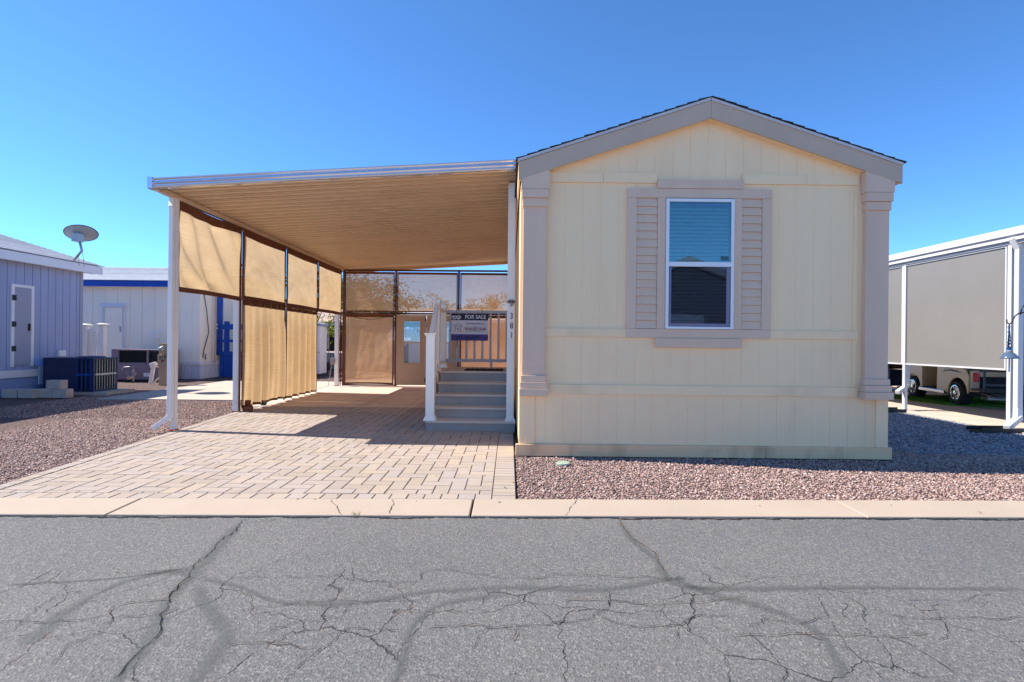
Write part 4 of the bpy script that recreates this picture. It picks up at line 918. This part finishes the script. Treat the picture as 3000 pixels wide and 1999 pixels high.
# blue deck beside the lilac house
bd=thing('blue_deck','navy painted deck with rails beside the lilac house','deck',(-9,18.2,0))
m=MB(); x=-9.85
while x<-7.6: m.box(x+.004,x+.136,18.0,18.03,.0,.78); x+=.14
obj('skirt_boards',m,navy,bd,bevel=.003); obj('deck_floor',MB().box(-9.9,-7.6,17.97,20.5,.785,.86),navy,bd)
obj('deck_post',MB().box(-9.72,-9.58,18.03,18.13,.86,1.9).box(-7.8,-7.68,18.03,18.13,.86,1.9),navy,bd); obj('deck_rail',MB().box(-9.9,-7.6,17.98,18.02,1.62,1.8).box(-9.9,-7.6,17.98,18.02,1.18,1.28),navy,bd)
m=MB()
for i in range(30): m.box(-9.5+i*.06,-9.494+i*.06,18.05,18.056,.86,1.6)
obj('wire_mesh',m,steel,bd)
obj('scroll_ironwork',MB().tube([(-9.45+.03*math.sin(k*.9),18.15,.9+k*.05) for k in range(36)],.012,5).box(-9.52,-9.50,18.1,18.12,.9,2.6).box(-9.40,-9.38,18.1,18.12,.9,2.6),white,bd)
# vinyl gate section
vf=thing('white_vinyl_fence','short white vinyl picket fence section between the two neighbour houses','fence',(-12.6,15.8,0))
fy=15.8; fx0=W(262,900,fy)[0]-.1; fx1=W(302,900,fy)[0]; 
for x,zz in ((fx0,1.62),(fx1,1.64)): 
    p=obj('fence_post',MB().box(x-.07,x+.07,fy-.07,fy+.07,0,zz),vinyl,vf); obj('post_cap',sqlathe(MB(),x,fy,[(.07,zz),(.12,zz+.03),(.12,zz+.06),(.05,zz+.09)]),vinyl,p)
obj('fence_rail',MB().box(fx0+.07,fx1-.07,fy-.03,fy+.03,1.46,1.56).box(fx0+.07,fx1-.07,fy-.03,fy+.03,.25,.35),vinyl,vf)
for i in range(4):
    x=fx0+.12+i*.085; obj('picket',MB().box(x-.022,x+.022,fy-.02,fy+.02,.35,1.46),vinyl,vf)
# mauve air conditioner
mx0,mx1,my=W(326,1070,15.8)[0],W(470,1070,15.8)[0],15.8; mz=W(400,1024,my)[1]
ma=thing('mauve_air_conditioner','mauve package air conditioner behind the gas pipes, against the lilac house','air conditioner',((mx0+mx1)/2,my,0),'rooftop style air conditioners standing on the ground')
obj('case',MB().box(mx0,mx1,my,my+.9,.06,mz-.40).box(mx0,mx1,my+.05,my+.9,mz-.40,mz).box(mx0,mx0+.22,my-.001,my+.05,mz-.40,mz).box(mx1-.42,mx1-.36,my-.001,my+.05,mz-.40,mz).box(mx0+.22,mx1-.42,my-.001,my+.05,mz-.04,mz),mauve_metal,ma,bevel=.004)
obj('coil',MB().box(mx0+.23,mx1,my+.035,my+.049,mz-.385,mz-.05),coil,ma)
m=MB()
for i in range(12): 
    x=mx0+.26+i*.08; 
    if x<mx1-.02: m.box(x,x+.012,my+.01,my+.025,mz-.39,mz-.04)
m.box(mx0+.22,mx1,my+.008,my+.022,mz-.23,mz-.215); obj('grille',m,black,ma)
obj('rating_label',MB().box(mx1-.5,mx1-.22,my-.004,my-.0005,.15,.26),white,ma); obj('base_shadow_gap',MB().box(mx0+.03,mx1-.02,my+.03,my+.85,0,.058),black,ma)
# gas pipes
x,y=G(380,1120); gp_=thing('gas_riser','galvanised gas riser pipe with a curved branch and valve','pipe',(x,y,0))
k_=y/F
def PP(px,py,Y=y): a,b=W(px,py,Y); return (a,Y,b)
obj('riser_pipe',MB().tube([PP(391,1117),PP(391,1080)],.022,8).lathe(PP(391,1092),[(.035,-.02),(.035,.02)],8),steel,gp_)
obj('branch_pipe',MB().tube([PP(400,1072),PP(384,1075),PP(365,1076),PP(357,1082),PP(360,1088),PP(371,1091),PP(376,1100),PP(376,1112)],.016,8),steel,gp_,smooth=True)
obj('regulator',MB().box(PP(374,1100)[0],PP(386,1100)[0],y-.05,y+.05,PP(1,1108)[2],PP(1,1100)[2]).lathe(PP(397,1096),[(.02,-.02),(.05,0),(.02,.02)],10,'x'),meter_m,gp_,bevel=.005)
# meter pedestal
x,y=G(481,1129); mp=thing('electric_meter_pedestal','tan electric meter pedestal numbered 379 beside the neighbour drive','electric meter',(x,y,0))
xa,za=W(466,1006,y); xb,zb=W(497,1053,y); zc_=W(480,1075,y)[1]
obj('upper_case',MB().box(xa,xb,y,y+.22,W(480,1039,y)[1],za),tan_paint,mp,bevel=.006); obj('panel_case',MB().box(xa-.02,xb,y-.03,y+.22,zc_,W(480,1040,y)[1]),tan_paint,mp,bevel=.006)
obj('pedestal',MB().box(xa,xb,y-.01,y+.2,0,zc_-.002),meter_m,mp,bevel=.006)
cx_,cz_=W(477,1023,y); obj('meter_ring',MB().lathe((cx_,y,cz_),[(.085,0),(.085,-.03),(.07,-.04)],20,'y'),steel,mp); obj('meter_glass',MB().lathe((cx_,y-.04,cz_),[(.07,0),(.065,-.06),(.03,-.08)],20,'y'),M('grey_meter_dome',rgb(150,160,165),.15,.2,30),mp,smooth=True)
x_,z_=W(478,1048,y); text('lettering','379',(x_,y-.033,z_),.16,numb,mp,.002,.0,.9); x_,z_=W(478,1058,y); text('lettering','EP',(x_,y-.033,z_),.085,signred,mp,.002,.004,1,shear=.3)
xp,yp_=G(449,1127); cs=thing('folded_plastic_stand','off white folded plastic stand leaning beside the meter pedestal','stand',(xp,yp_,0))
obj('leg',MB().bar(PP(441,1125,yp_),PP(451,1068,yp_),.09,.06,(0,1,0)),vinyl,cs,bevel=.01); obj('leg',MB().bar(PP(449,1122,yp_),PP(468,1105,yp_),.04,.05,(0,1,0)),vinyl,cs,bevel=.01); obj('top',MB().bar(PP(447,1063,yp_),PP(452,1076,yp_),.16,.1,(0,1,0)).bar(PP(452,1068,yp_),PP(468,1074,yp_),.09,.06,(0,1,0)),vinyl,cs,bevel=.01)
# ---------------- behind the carport ----------------
ph=thing('brown_porch_house','brown roofed house with a dark screened porch beyond the open corner','house',(-8.2,23,0))
def WW(px,py,Y): return W(px,py,Y)
hx0=-12.6; hx1=-6.6; hY=23.0; zt=W(950,953,hY)[1]
obj('porch_wall',MB().box(hx0,hx1,hY+.3,28,.8,zt),dkbrown,ph); obj('porch_skirt',MB().box(hx0,hx1,hY,hY+.28,.05,W(950,1034,hY)[1]),M('pale_green_grey',rgb(170,180,180),.7,.06),ph)
obj('porch_gutter',MB().box(hx0-.3,hx1+.3,hY-.3,hY-.2,zt,zt+.14),white,ph); obj('roof',MB().prism([(hY-.2,zt+.05),(hY-.2,zt+.12),(hY+3,zt+1.3),(28.5,zt+.12),(28.5,zt+.05)],'x',hx0-.3,hx1+.3),brownroof,ph)
x=hx0
while x<hx1: obj('porch_post',MB().box(x,x+.05,hY+.1,hY+.16,.9,zt),white,ph); x+=.93; obj('porch_chair',MB().box(-8.6,-8.1,hY+.18,hY+.28,.95,1.25),navy,ph)
wc=thing('white_cabinet','tall white storage cabinet standing behind the shade cloth corner','cabinet',(-7.2,18.6,0))
xa,za=W(905,940,18.6); xb,_=W(938,960,18.6); obj('cabinet_body',MB().box(xa,xb,18.6,19.3,.1,za-.12),white,wc,bevel=.01); obj('cabinet_roof',MB().prism([(xa-.04,za-.12),(xb+.05,za-.2),(xb+.03,za-.1),(xa,za)],'y',18.55,19.35),slate,wc); obj('cabinet_panel_line',MB().box(xa,xb+.004,18.59,18.6,.85,.88),steel,wc)
x,y=G(956,1098); hp=thing('planter_basket','dark round planter basket on a wire stand beyond the open corner','planter',(x,y,0))
obj('basket',MB().lathe((x,y,.3),[(.12,-.14),(.22,0),(.25,.16),(.22,.17)],14),M('dark_basket',rgb(70,58,52),.9,.3,20),hp); obj('stand_pole',MB().tube([(x+.05,y+.1,0),(x+.05,y+.1,1.9)],.015,6).tube([(x-.15,y,0),(x,y,.2)],.01,5).tube([(x+.15,y,0),(x,y,.2)],.01,5),steel,hp)
x,y=G(977,1133); so_=thing('socket_post','small grey outlet box on the rear corner post','outlet',(-4.93,14.78,.75)); obj('outlet_body',MB().box(-4.97,-4.87,14.70,14.79,.62,.80),M('grey_box',rgb(140,132,138),.5,.1),so_,bevel=.01); obj('cable',MB().tube([(-4.95,14.75,.62),(-4.98,14.72,.3),(-5.02,14.7,.02)],.008,6),steel,so_)
# light blue house and shed seen through the storm door
lb=thing('light_blue_house','light blue house with a pale roof seen through the storm door glass','house',(-4.2,26,0))
obj('wall',MB().box(-8.0,1.5,26.05,31,0,2.25),lightblue,lb); obj('roof',MB().prism([(25.6,2.2),(25.6,2.3),(28.5,3.05),(31.4,2.3),(31.4,2.2)],'x',-8.3,1.8),shingle_l,lb); obj('gutter',MB().box(-8.3,1.8,25.52,25.6,2.2,2.34),white,lb)
for i in range(3): obj('window',MB().box(-4.9+i*2.2,-4.1+i*2.2,26.0,26.05,1.0,1.9),dkbrown,lb)
wr_=thing('white_porch_railing','white slatted railing in front of the light blue house','railing',(-4.0,24.5,0)); m=MB()
for i in range(14): m.box(-4.35+i*.12,-4.29+i*.12,24.5,24.54,.4,1.85)
obj('slats',m,white,wr_); obj('rail',MB().box(-4.4,-2.7,24.48,24.56,1.85,1.93).box(-4.4,-2.7,24.48,24.56,.36,.42),white,wr_)
sh=thing('small_shed','small slate shed with a white roof in front of the light blue house','shed',(-4.3,21,0))
obj('wall',MB().box(-4.75,-3.6,21,22,0,1.35).prism([(-4.75,1.35),(-3.6,1.35),(-3.9,1.75),(-4.1,1.75)],'y',21.02,22),slate,sh); obj('roof',MB().prism([(20.9,1.3),(21.4,1.85),(21.45,1.85),(22.1,1.35),(22.1,1.3)],'x',-4.8,-3.9),white,sh)
obj('shed_door',MB().box(-4.55,-4.0,20.97,20.995,.1,1.2),navy_ac,sh); pw=MB()
pt=thing('pinwheel','small metal flower pinwheel on a stem in front of the shed','garden ornament',(-4.05,20.2,0))
for k in range(8):
    a=k*PI/4; pw.lathe((-4.05+.09*math.cos(a),20.2,1.2+.09*math.sin(a)),[(.035,-.01),(.035,.01)],8,'y')
obj('petals',pw,steel,pt); obj('stem',MB().tube([(-4.05,20.22,0),(-4.05,20.22,1.2)],.01,6).lathe((-4.05,20.19,1.2),[(.04,-.02),(.03,.0)],10,'y'),redlens,pt)
# trees
leafm=M('leaf_green',rgb(80,112,42),.8,.3,2,island=.35)
leafy=M('leaf_yellow_green',rgb(150,164,60),.8,.3,2,island=.3)
def tree(x,y,h,r,n,seed,label,mat=leafm,sz=.09,trunk=.12,squash=.8):
    rr=random.Random(seed); t=thing('tree',label,'tree',(x,y,0),'trees behind the carport')
    m=MB(); top=Vector((x,y,h*.45)); m.tube([(x,y,0),(x+.1,y,h*.2),tuple(top)],[trunk,trunk*.8,trunk*.6],8); tips=[]
    for i in range(11):
        a=rr.uniform(0,2*PI); l_=r*rr.uniform(.5,1); e=top+Vector((math.cos(a)*l_,math.sin(a)*l_,rr.uniform(.0,1)*h*.42)); mid=top.lerp(e,.5)+Vector((0,0,.15*h*rr.random()))
        m.tube([top,mid,e],[trunk*.5,trunk*.3,trunk*.08],6); tips+=[e,mid.lerp(e,.5),mid.lerp(e,.8)]
        for j in range(3):
            b=mid.lerp(e,rr.uniform(.1,.9)); f=b+Vector((rr.gauss(0,1),rr.gauss(0,1),rr.gauss(0,.7)))*r*.25; m.tube([b,f],[trunk*.12,trunk*.04],4); tips.append(f)
    obj('trunk',m,bark,t); c=MB()
    for i in range(n):
        q=tips[rr.randrange(len(tips))]+Vector((rr.gauss(0,1),rr.gauss(0,1),rr.gauss(0,.7)))*r*.15
        a=Vector((rr.gauss(0,1),rr.gauss(0,1),rr.gauss(0,1))).normalized()*sz*rr.uniform(.5,1.2); b=a.cross(Vector((rr.gauss(0,1),rr.gauss(0,1),rr.gauss(0,1)))).normalized()*sz*.35
        c.add([q-a,q+b,q+a,q-b],[(0,1,2,3)])
    obj('crown',c,mat,t,normals=False)
tree(-6.6,22.0,4.9,2.1,6000,1,'wide bushy tree showing through the rear corner mesh')
tree(-4.9,29.5,4.2,1.7,3500,2,'rounded tree showing through the mesh above the doors')
tree(-2.9,30.5,3.9,1.0,1500,3,'small tree showing through the mesh left of the newel post')
tree(-1.4,29,4.1,1.2,2500,4,'small bushy tree showing through the mesh by the house')
tree(-7.3,19.6,3.3,1.0,900,6,'slender palo verde with yellow green leaves beyond the open corner',leafy,.06,.06)
# ---------------- right neighbours ----------------
white_r=M('grey_white_aluminium',rgb(196,197,200),.4,.04,2,dirt=rgb(160,158,156),dirtamt=.4)
sc2=thing('screened_carport','white carport with tall grey screen panels on the right','carport',(8,10,0))
RX=7.95; RZ0,RZ1=.93,2.93
edges=[8.45,10.68,13.6,16.5]
for a,b in zip(edges[:-1],edges[1:]):
    pp=obj('screen_panel',MB().box(RX,RX+.006,a+.024,b-.024,RZ0+.03,RZ1-.03),greyscreen,sc2)
    obj('panel_frame',MB().box(RX-.02,RX+.02,a,b,RZ0,RZ0+.028).box(RX-.02,RX+.02,a,b,RZ1-.028,RZ1).box(RX-.02,RX+.02,a,a+.024,RZ0+.028,RZ1-.028).box(RX-.02,RX+.02,b-.024,b,RZ0+.028,RZ1-.028),white_r,pp,bevel=.002)
m=MB(); gp2=[(-.10,-.10),(-.10,-.05),(-.13,-.02),(-.13,.04),(-.10,.10),(0,.10),(.05,.08),(.05,-.10)]
m.prism([(RX+.02+p[0],3.08+p[1]) for p in gp2],'y',7.78,17); obj('roof_gutter',m,white_r,sc2)
obj('top_beam',MB().box(RX-.04,RX+.04,7.8,17,RZ1+.002,RZ1+.06),white_r,sc2)
obj('roof_pan',MB().prism([(RX+.05,3.05),(RX+.05,3.12),(12.5,3.4),(12.5,3.33)],'y',7.78,17),pan,sc2)
obj('front_gutter',MB().prism([(RX-.06,2.98),(RX-.06,3.16),(12.5,3.45),(12.5,3.27)],'y',7.70,7.77),white_r,sc2)
for y in (8.39,10.62,13.5,16.4): obj('post',MB().box(RX-.03,RX+.03,y-.035,y+.035,0,RZ1),white_r,sc2,bevel=.004)

obj('downspout',MB().bar((RX+.01,8.27,2.9),(RX+.01,8.27,.30),.09,.08,(0,1,0)).bar((RX+.01,8.27,.34),(RX-.04,8.22,.18),.09,.08,(0,1,0)).bar((RX+.01,8.24,.21),(RX-.34,8.08,.07),.09,.08).bar((RX-.06,8.3,3.02),(RX+.01,8.27,2.86),.10,.10,(0,1,0)),white_r,sc2,bevel=.008)
obj('downspout',MB().bar((RX+.12,10.72,2.9),(RX+.12,10.72,.5),.07,.07,(0,1,0)).bar((RX+.12,10.72,.5),(RX-.24,10.5,.38),.08,.07),white_r,sc2,bevel=.008)
for px,py,L_,lb_ in ((2905,1266,.75,'dark splash tray under the near downspout outlet'),(2590,1207,.7,'dark splash tray under the farther downspout outlet')):
    x,y=G(px,py); t=thing('splash_tray',lb_,'splash tray',(x,y,0),'dark splash trays on the grey gravel')
    obj('tray_base',MB().prism([(x-L_/2,y-.02),(x-L_/2+.15,y-.12),(x+L_/2,y-.12),(x+L_/2,y+.12),(x-L_/2+.15,y+.12)],'z',.0,.02),black,t)
    obj('tray_rim',MB().prism([(x-L_/2+.1,y-.13),(x+L_/2,y-.13),(x+L_/2,y-.11),(x-L_/2+.1,y-.11)],'z',.02,.07).prism([(x-L_/2+.1,y+.11),(x+L_/2,y+.11),(x+L_/2,y+.13),(x-L_/2+.1,y+.13)],'z',.02,.08),black,t)
rh=thing('lap_sided_house','grey beige lap sided house behind the screened carport','house',(12.6,12,0))
m=MB(); z=.25
while z<3.25: m.add([(12.6,7.8,z),(12.6,24,z),(12.6,24,z+.2),(12.6,7.8,z+.2),(12.575,7.8,z),(12.575,24,z),(12.59,24,z+.2),(12.59,7.8,z+.2)],[(0,3,2,1),(4,5,6,7),(0,1,5,4),(1,2,6,5),(2,3,7,6),(3,0,4,7)]); z+=.201
obj('lap_siding',m,lap,rh); obj('wall',MB().box(12.61,18,7.8,24,0,3.25),lap,rh); obj('roof',MB().prism([(12.3,3.25),(15.3,4.1),(18.3,3.25),(18.3,3.36),(15.3,4.22),(12.3,3.36)],'y',7.5,24.3),shingle_l,rh)
obj('roof_vent',MB().lathe((12.9,17,3.5),[(.1,0),(.1,.18),(.16,.2)],12).box(12.6,13.2,14,14.5,3.45,3.6),white,rh)
# back fence wall and hedge-like dark barbecue grill
bbq=thing('wicker_cabinet','dark cabinet with a woven upper panel behind the screened carport','cabinet',(10.3,15.2,0))
xa=W(2606,1100,15.2)[0]; xb=W(2650,1100,15.2)[0]; obj('cabinet_body',MB().box(xa,xb,15.2,15.8,.15,.62),navy_ac,bbq); m=MB()
for i in range(9):
    for j in range(5): m.box(xa+.08+j*.07,xa+.135+j*.07,15.19,15.22,.68+i*.055,.715+i*.055)
obj('woven_panel',m,M('wicker_brown',rgb(120,84,60),.7,.3,30),bbq); obj('cabinet_frame',MB().box(xa,xb,15.225,15.7,.64,1.25),black,bbq); obj('castor',MB().lathe((xb-.08,15.3,.08),[(.06,-.03),(.06,.03)],10,'x').lathe((xa+.1,15.3,.08),[(.06,-.03),(.06,.03)],10,'x'),steel,bbq)
# turf mats
x,y=G(2790,1182)
mt=MB(); rr=random.Random(8)
base=[(9.2,13.7),(9.55,11.5),(11.5,10.9),(12.3,13.7)]
mt.prism(base,'z',.017,.03)
for i in range(9000):
    u=rr.random();v=rr.random(); a=(base[1][0]+(base[2][0]-base[1][0])*u,base[1][1]+(base[2][1]-base[1][1])*u);b=(base[0][0]+(base[3][0]-base[0][0])*u,base[0][1]); p=Vector((a[0]+(b[0]-a[0])*v,a[1]+(b[1]-a[1])*v,.03)); s_=Vector((.006,0,0)); mt.add([p-s_,p+s_,p+Vector((rr.gauss(0,.012),rr.gauss(0,.012),rr.uniform(.02,.045)))],[(0,1,2)])
tag(obj('turf_mat',mt,turf,normals=False),'strip of green artificial turf laid under the golf cart','turf mat',kind=None)
# golf cart (local coordinates: +y forward, origin under the rear axle)
gc=thing('golf_cart','beige golf cart parked on green turf behind the grey screens','golf cart',(10.40,11.45,.018),rz=R(-12)); gc.scale=(1.08,1.08,1.08)
loc=dict(local=True)
def wheel(x,y,out):
    wmb=MB(); o_=out; wmb.lathe((x,y,.25),[(.15,-.09),(.215,-.095),(.243,-.08),(.25,-.04),(.25,.04),(.243,.08),(.215,.095),(.15,.09)],28,'x')
    for k in range(28):
        a=k*2*PI/28
        for s in (-1,1): wmb.bar((x+s*.015,y+math.cos(a)*.252,.25+math.sin(a)*.252),(x+s*.08,y+math.cos(a+.08)*.247,.25+math.sin(a+.08)*.247),.02,.012,(0,math.cos(a),math.sin(a)))
    t=obj('wheel',wmb,rubber,gc,**loc)
    obj('rim',MB().lathe((x+out*.06,y,.25),[(.155,-.03*1),(.16,.04*out),(.145,.042*out),(.13,.0),(.05,.01*out),(.045,.05*out),(.02,.052*out)],24,'x'),chrome,t,**loc)
    s=MB()
    for k in range(6):
        a=k*PI/3; s.bar((x+out*.075,y+math.cos(a)*.04,.25+math.sin(a)*.04),(x+out*.085,y+math.cos(a)*.145,.25+math.sin(a)*.145),.03,.015,(1,0,0))
    obj('spokes',s,chrome,t,**loc)
for sx in (-1,1):
    wheel(sx*.50,0,sx); wheel(sx*.48,1.65,sx)
for sx in (-1,1):
    X=sx*.56; X2=sx*.53
    arc=[(0+.31*math.cos(t),.25+.31*math.sin(t)) for t in [R(a) for a in range(0,181,15)]]
    pts=[(.31,.22)]+arc+[(-.33,.30),(-.36,.62),(-.25,.74),(.05,.84),(.30,.90),(.42,.82),(.70,.80),(.72,.25)]
    m=MB().prism([( -p[0] if False else p[0],p[1]) for p in pts],'x',X2,X); obj('rear_body_side',m,beige_body,gc,bevel=.012,**loc)
    arc2=[(1.65+.30*math.cos(t),.25+.30*math.sin(t)) for t in [R(a) for a in range(180,-1,-15)]]
    pts=[(1.28,.25),(1.35,.25)]+arc2+[(2.0,.3),(2.02,.55),(1.85,.72),(1.45,.80),(1.36,.86),(1.28,.80)]
    obj('front_body_side',MB().prism(pts,'x',X2,X),beige_body,gc,bevel=.012,**loc)
    obj('running_board',MB().box(sx*.50,sx*.62,.36,1.30,.20,.27),chrome,gc,bevel=.01,**loc)
    obj('stripe_decal',MB().prism([(-.2,.66),(.0,.70),(.2,.72),(.42,.70),(.5,.64),(.40,.68),(.2,.69),(.0,.675)],'x',X+sx*.001,X+sx*.003).prism([(.15,.74),(.35,.76),(.46,.72),(.33,.745)],'x',X+sx*.001,X+sx*.003),black,gc,**loc)
    obj('roof_strut',MB().tube([(sx*.5,-.32,.35),(sx*.5,-.30,1.75)],.018,6).tube([(sx*.5,1.4,.8),(sx*.48,1.1,1.75)],.018,6),black,gc,**loc)
    obj('tail_light',MB().box(sx*.38,sx*.47,-.375,-.34,.50,.68),redlens,gc,bevel=.01,**loc)
    obj('armrest',MB().tube([(sx*.50,.25,.88),(sx*.50,.28,1.02),(sx*.50,.62,1.02),(sx*.50,.66,.86)],.02,8),black,gc,**loc)
obj('floor',MB().box(-.52,.52,-.3,1.95,.22,.28),black,gc,**loc)
obj('front_cowl',MB().prism([(1.30,.28),(1.98,.3),(2.0,.55),(1.75,.78),(1.40,.88),(1.30,.85)],'x',-.525,.525),beige_body,gc,bevel=.02,**loc)
obj('seat_base',MB().box(-.52,.52,.30,.75,.28,.66),black,gc,bevel=.02,**loc); obj('seat',MB().box(-.5,.5,.32,.82,.67,.78).box(-.5,.5,.28,.38,.86,1.2),M('tan_seat',rgb(170,140,116),.7,.1),gc,bevel=.03,**loc)
obj('rear_panel',MB().box(-.52,-.36,-.345,-.3,.3,.72).box(.36,.52,-.345,-.3,.3,.72).box(-.36,.36,-.33,-.28,.60,.70),beige_body,gc,bevel=.01,**loc)
obj('rear_well',MB().box(-.36,.36,-.27,.2,.28,.60),black,gc,**loc)
obj('rear_foot_deck',MB().box(-.52,.52,-.72,-.36,.34,.37).box(-.52,.52,-.74,-.70,.33,.40),black,gc,**loc)
obj('rear_frame',MB().bar((-.5,-.72,.36),(-.5,-.72,1.02),.03,.03,(0,1,0)).bar((.5,-.72,.36),(.5,-.72,1.02),.03,.03,(0,1,0)).bar((-.5,-.72,1.02),(.5,-.72,1.02),.03,.04).bar((-.1,-.70,.4),(-.1,-.70,.8),.05,.02,(0,1,0)).bar((-.5,-.72,.47),(.5,-.72,.47),.02,.05),M('dark_grey_metal',rgb(60,60,66),.45,.1,metal=.5),gc,**loc)
obj('golf_bag_strap',MB().box(.02,.09,-.74,-.70,.45,.95).box(.18,.25,-.74,-.70,.45,.95),black,gc,**loc)
obj('rear_axle',MB().tube([(-.45,0,.25),(.45,0,.25)],.04,8).lathe((0,0,.25),[(.1,-.1),(.12,0),(.1,.1)],10,'x').box(-.2,.2,-.3,-.1,.15,.26),steel,gc,**loc)
obj('rear_bumper',MB().tube([(-.4,-.45,.3),(-.2,-.55,.22),(.2,-.55,.22),(.4,-.45,.3)],.02,8),chrome,gc,**loc)
obj('roof_canopy',MB().box(-.6,.6,-.5,1.5,1.76,1.82),black,gc,bevel=.02,**loc); obj('windscreen_frame',MB().bar((-.48,1.38,.88),(-.48,1.2,1.74),.03,.03).bar((.48,1.38,.88),(.48,1.2,1.74),.03,.03),black,gc,**loc)
obj('steering_wheel',MB().tube([(-.22+.17*math.cos(t),1.15-.08*math.sin(t),.98+.15*math.sin(t)) for t in [k*PI/8 for k in range(17)]],.014,6).tube([(-.22,1.15,.98),(-.22,1.35,.75)],.02,6),black,gc,**loc)
# chime on a crook
hx,hz=W(2957,1050,7.3); ch=thing('hanging_chime','blue beaded chime with a glass bell hanging from a curved iron hook','chime',(hx,7.3,hz))
def Q(px,py): a,b=W(px,py,7.3); return (a,7.3,b)
obj('bead_strings',MB().tube([Q(2957,952),Q(2955,1021)],.009,6).tube([Q(2957,955),Q(2951,1020)],.004,5).tube([Q(2957,955),Q(2963,1020)],.004,5),black,ch)
m=MB()
for i,py in enumerate(range(958,1024,5)): m.lathe(Q(2956+(-1)**i*2.5*(i/13),py),[(.004,-.012),(.013+.008*(i%3==0),0),(.004,.012)],8)
m.lathe(Q(2957,1023),[(.03,-.02),(.03,.02)],8); obj('beads',m,glazed,ch)
obj('bell',MB().lathe(Q(2957,1050),[(.108,-.006),(.100,.012),(.075,.05),(.04,.085),(.018,.1)],20),M('ribbed_glass',rgb(120,140,160),.12,.3,8,metal=.6),ch,smooth=True); obj('bead_tail',MB().tube([Q(2957,1050),Q(2956,1090)],.008,6),glazed,ch)
hk=thing('shepherd_hook','curved black iron crook reaching in from the right edge','hook',Q(3020,1250))
obj('crook',MB().tube([Q(2949,936),Q(2950,946),Q(2957,950),Q(2964,946),Q(2972,928),Q(2985,918),Q(3005,915),Q(3022,925),Q(3026,980),Q(3028,1330)],.009,8),black,hk,smooth=True); obj('upper_curl',MB().tube([Q(2990,922),Q(2993,905),Q(3002,892),Q(3016,890)],.008,8),black,hk,smooth=True)
# ---------------- across the road (seen only as a reflection) ----------------
oh=thing('house_across_road','pale gabled house across the road, reflected in the shuttered window','house',(7.5,-9,0))
obj('wall',MB().box(3.2,10.2,-14,-8,0,3.0).prism([(3.2,3.0),(10.2,3.0),(6.7,4.3)],'y',-14,-8),lap,oh); obj('roof',MB().prism([(2.8,2.95),(6.7,4.35),(10.6,2.95),(10.6,3.15),(6.7,4.6),(2.8,3.15)],'y',-14.3,-7.7),shingle_l,oh); obj('front_window',MB().box(6,7.4,-8,-7.96,1.2,2.4),white,oh)
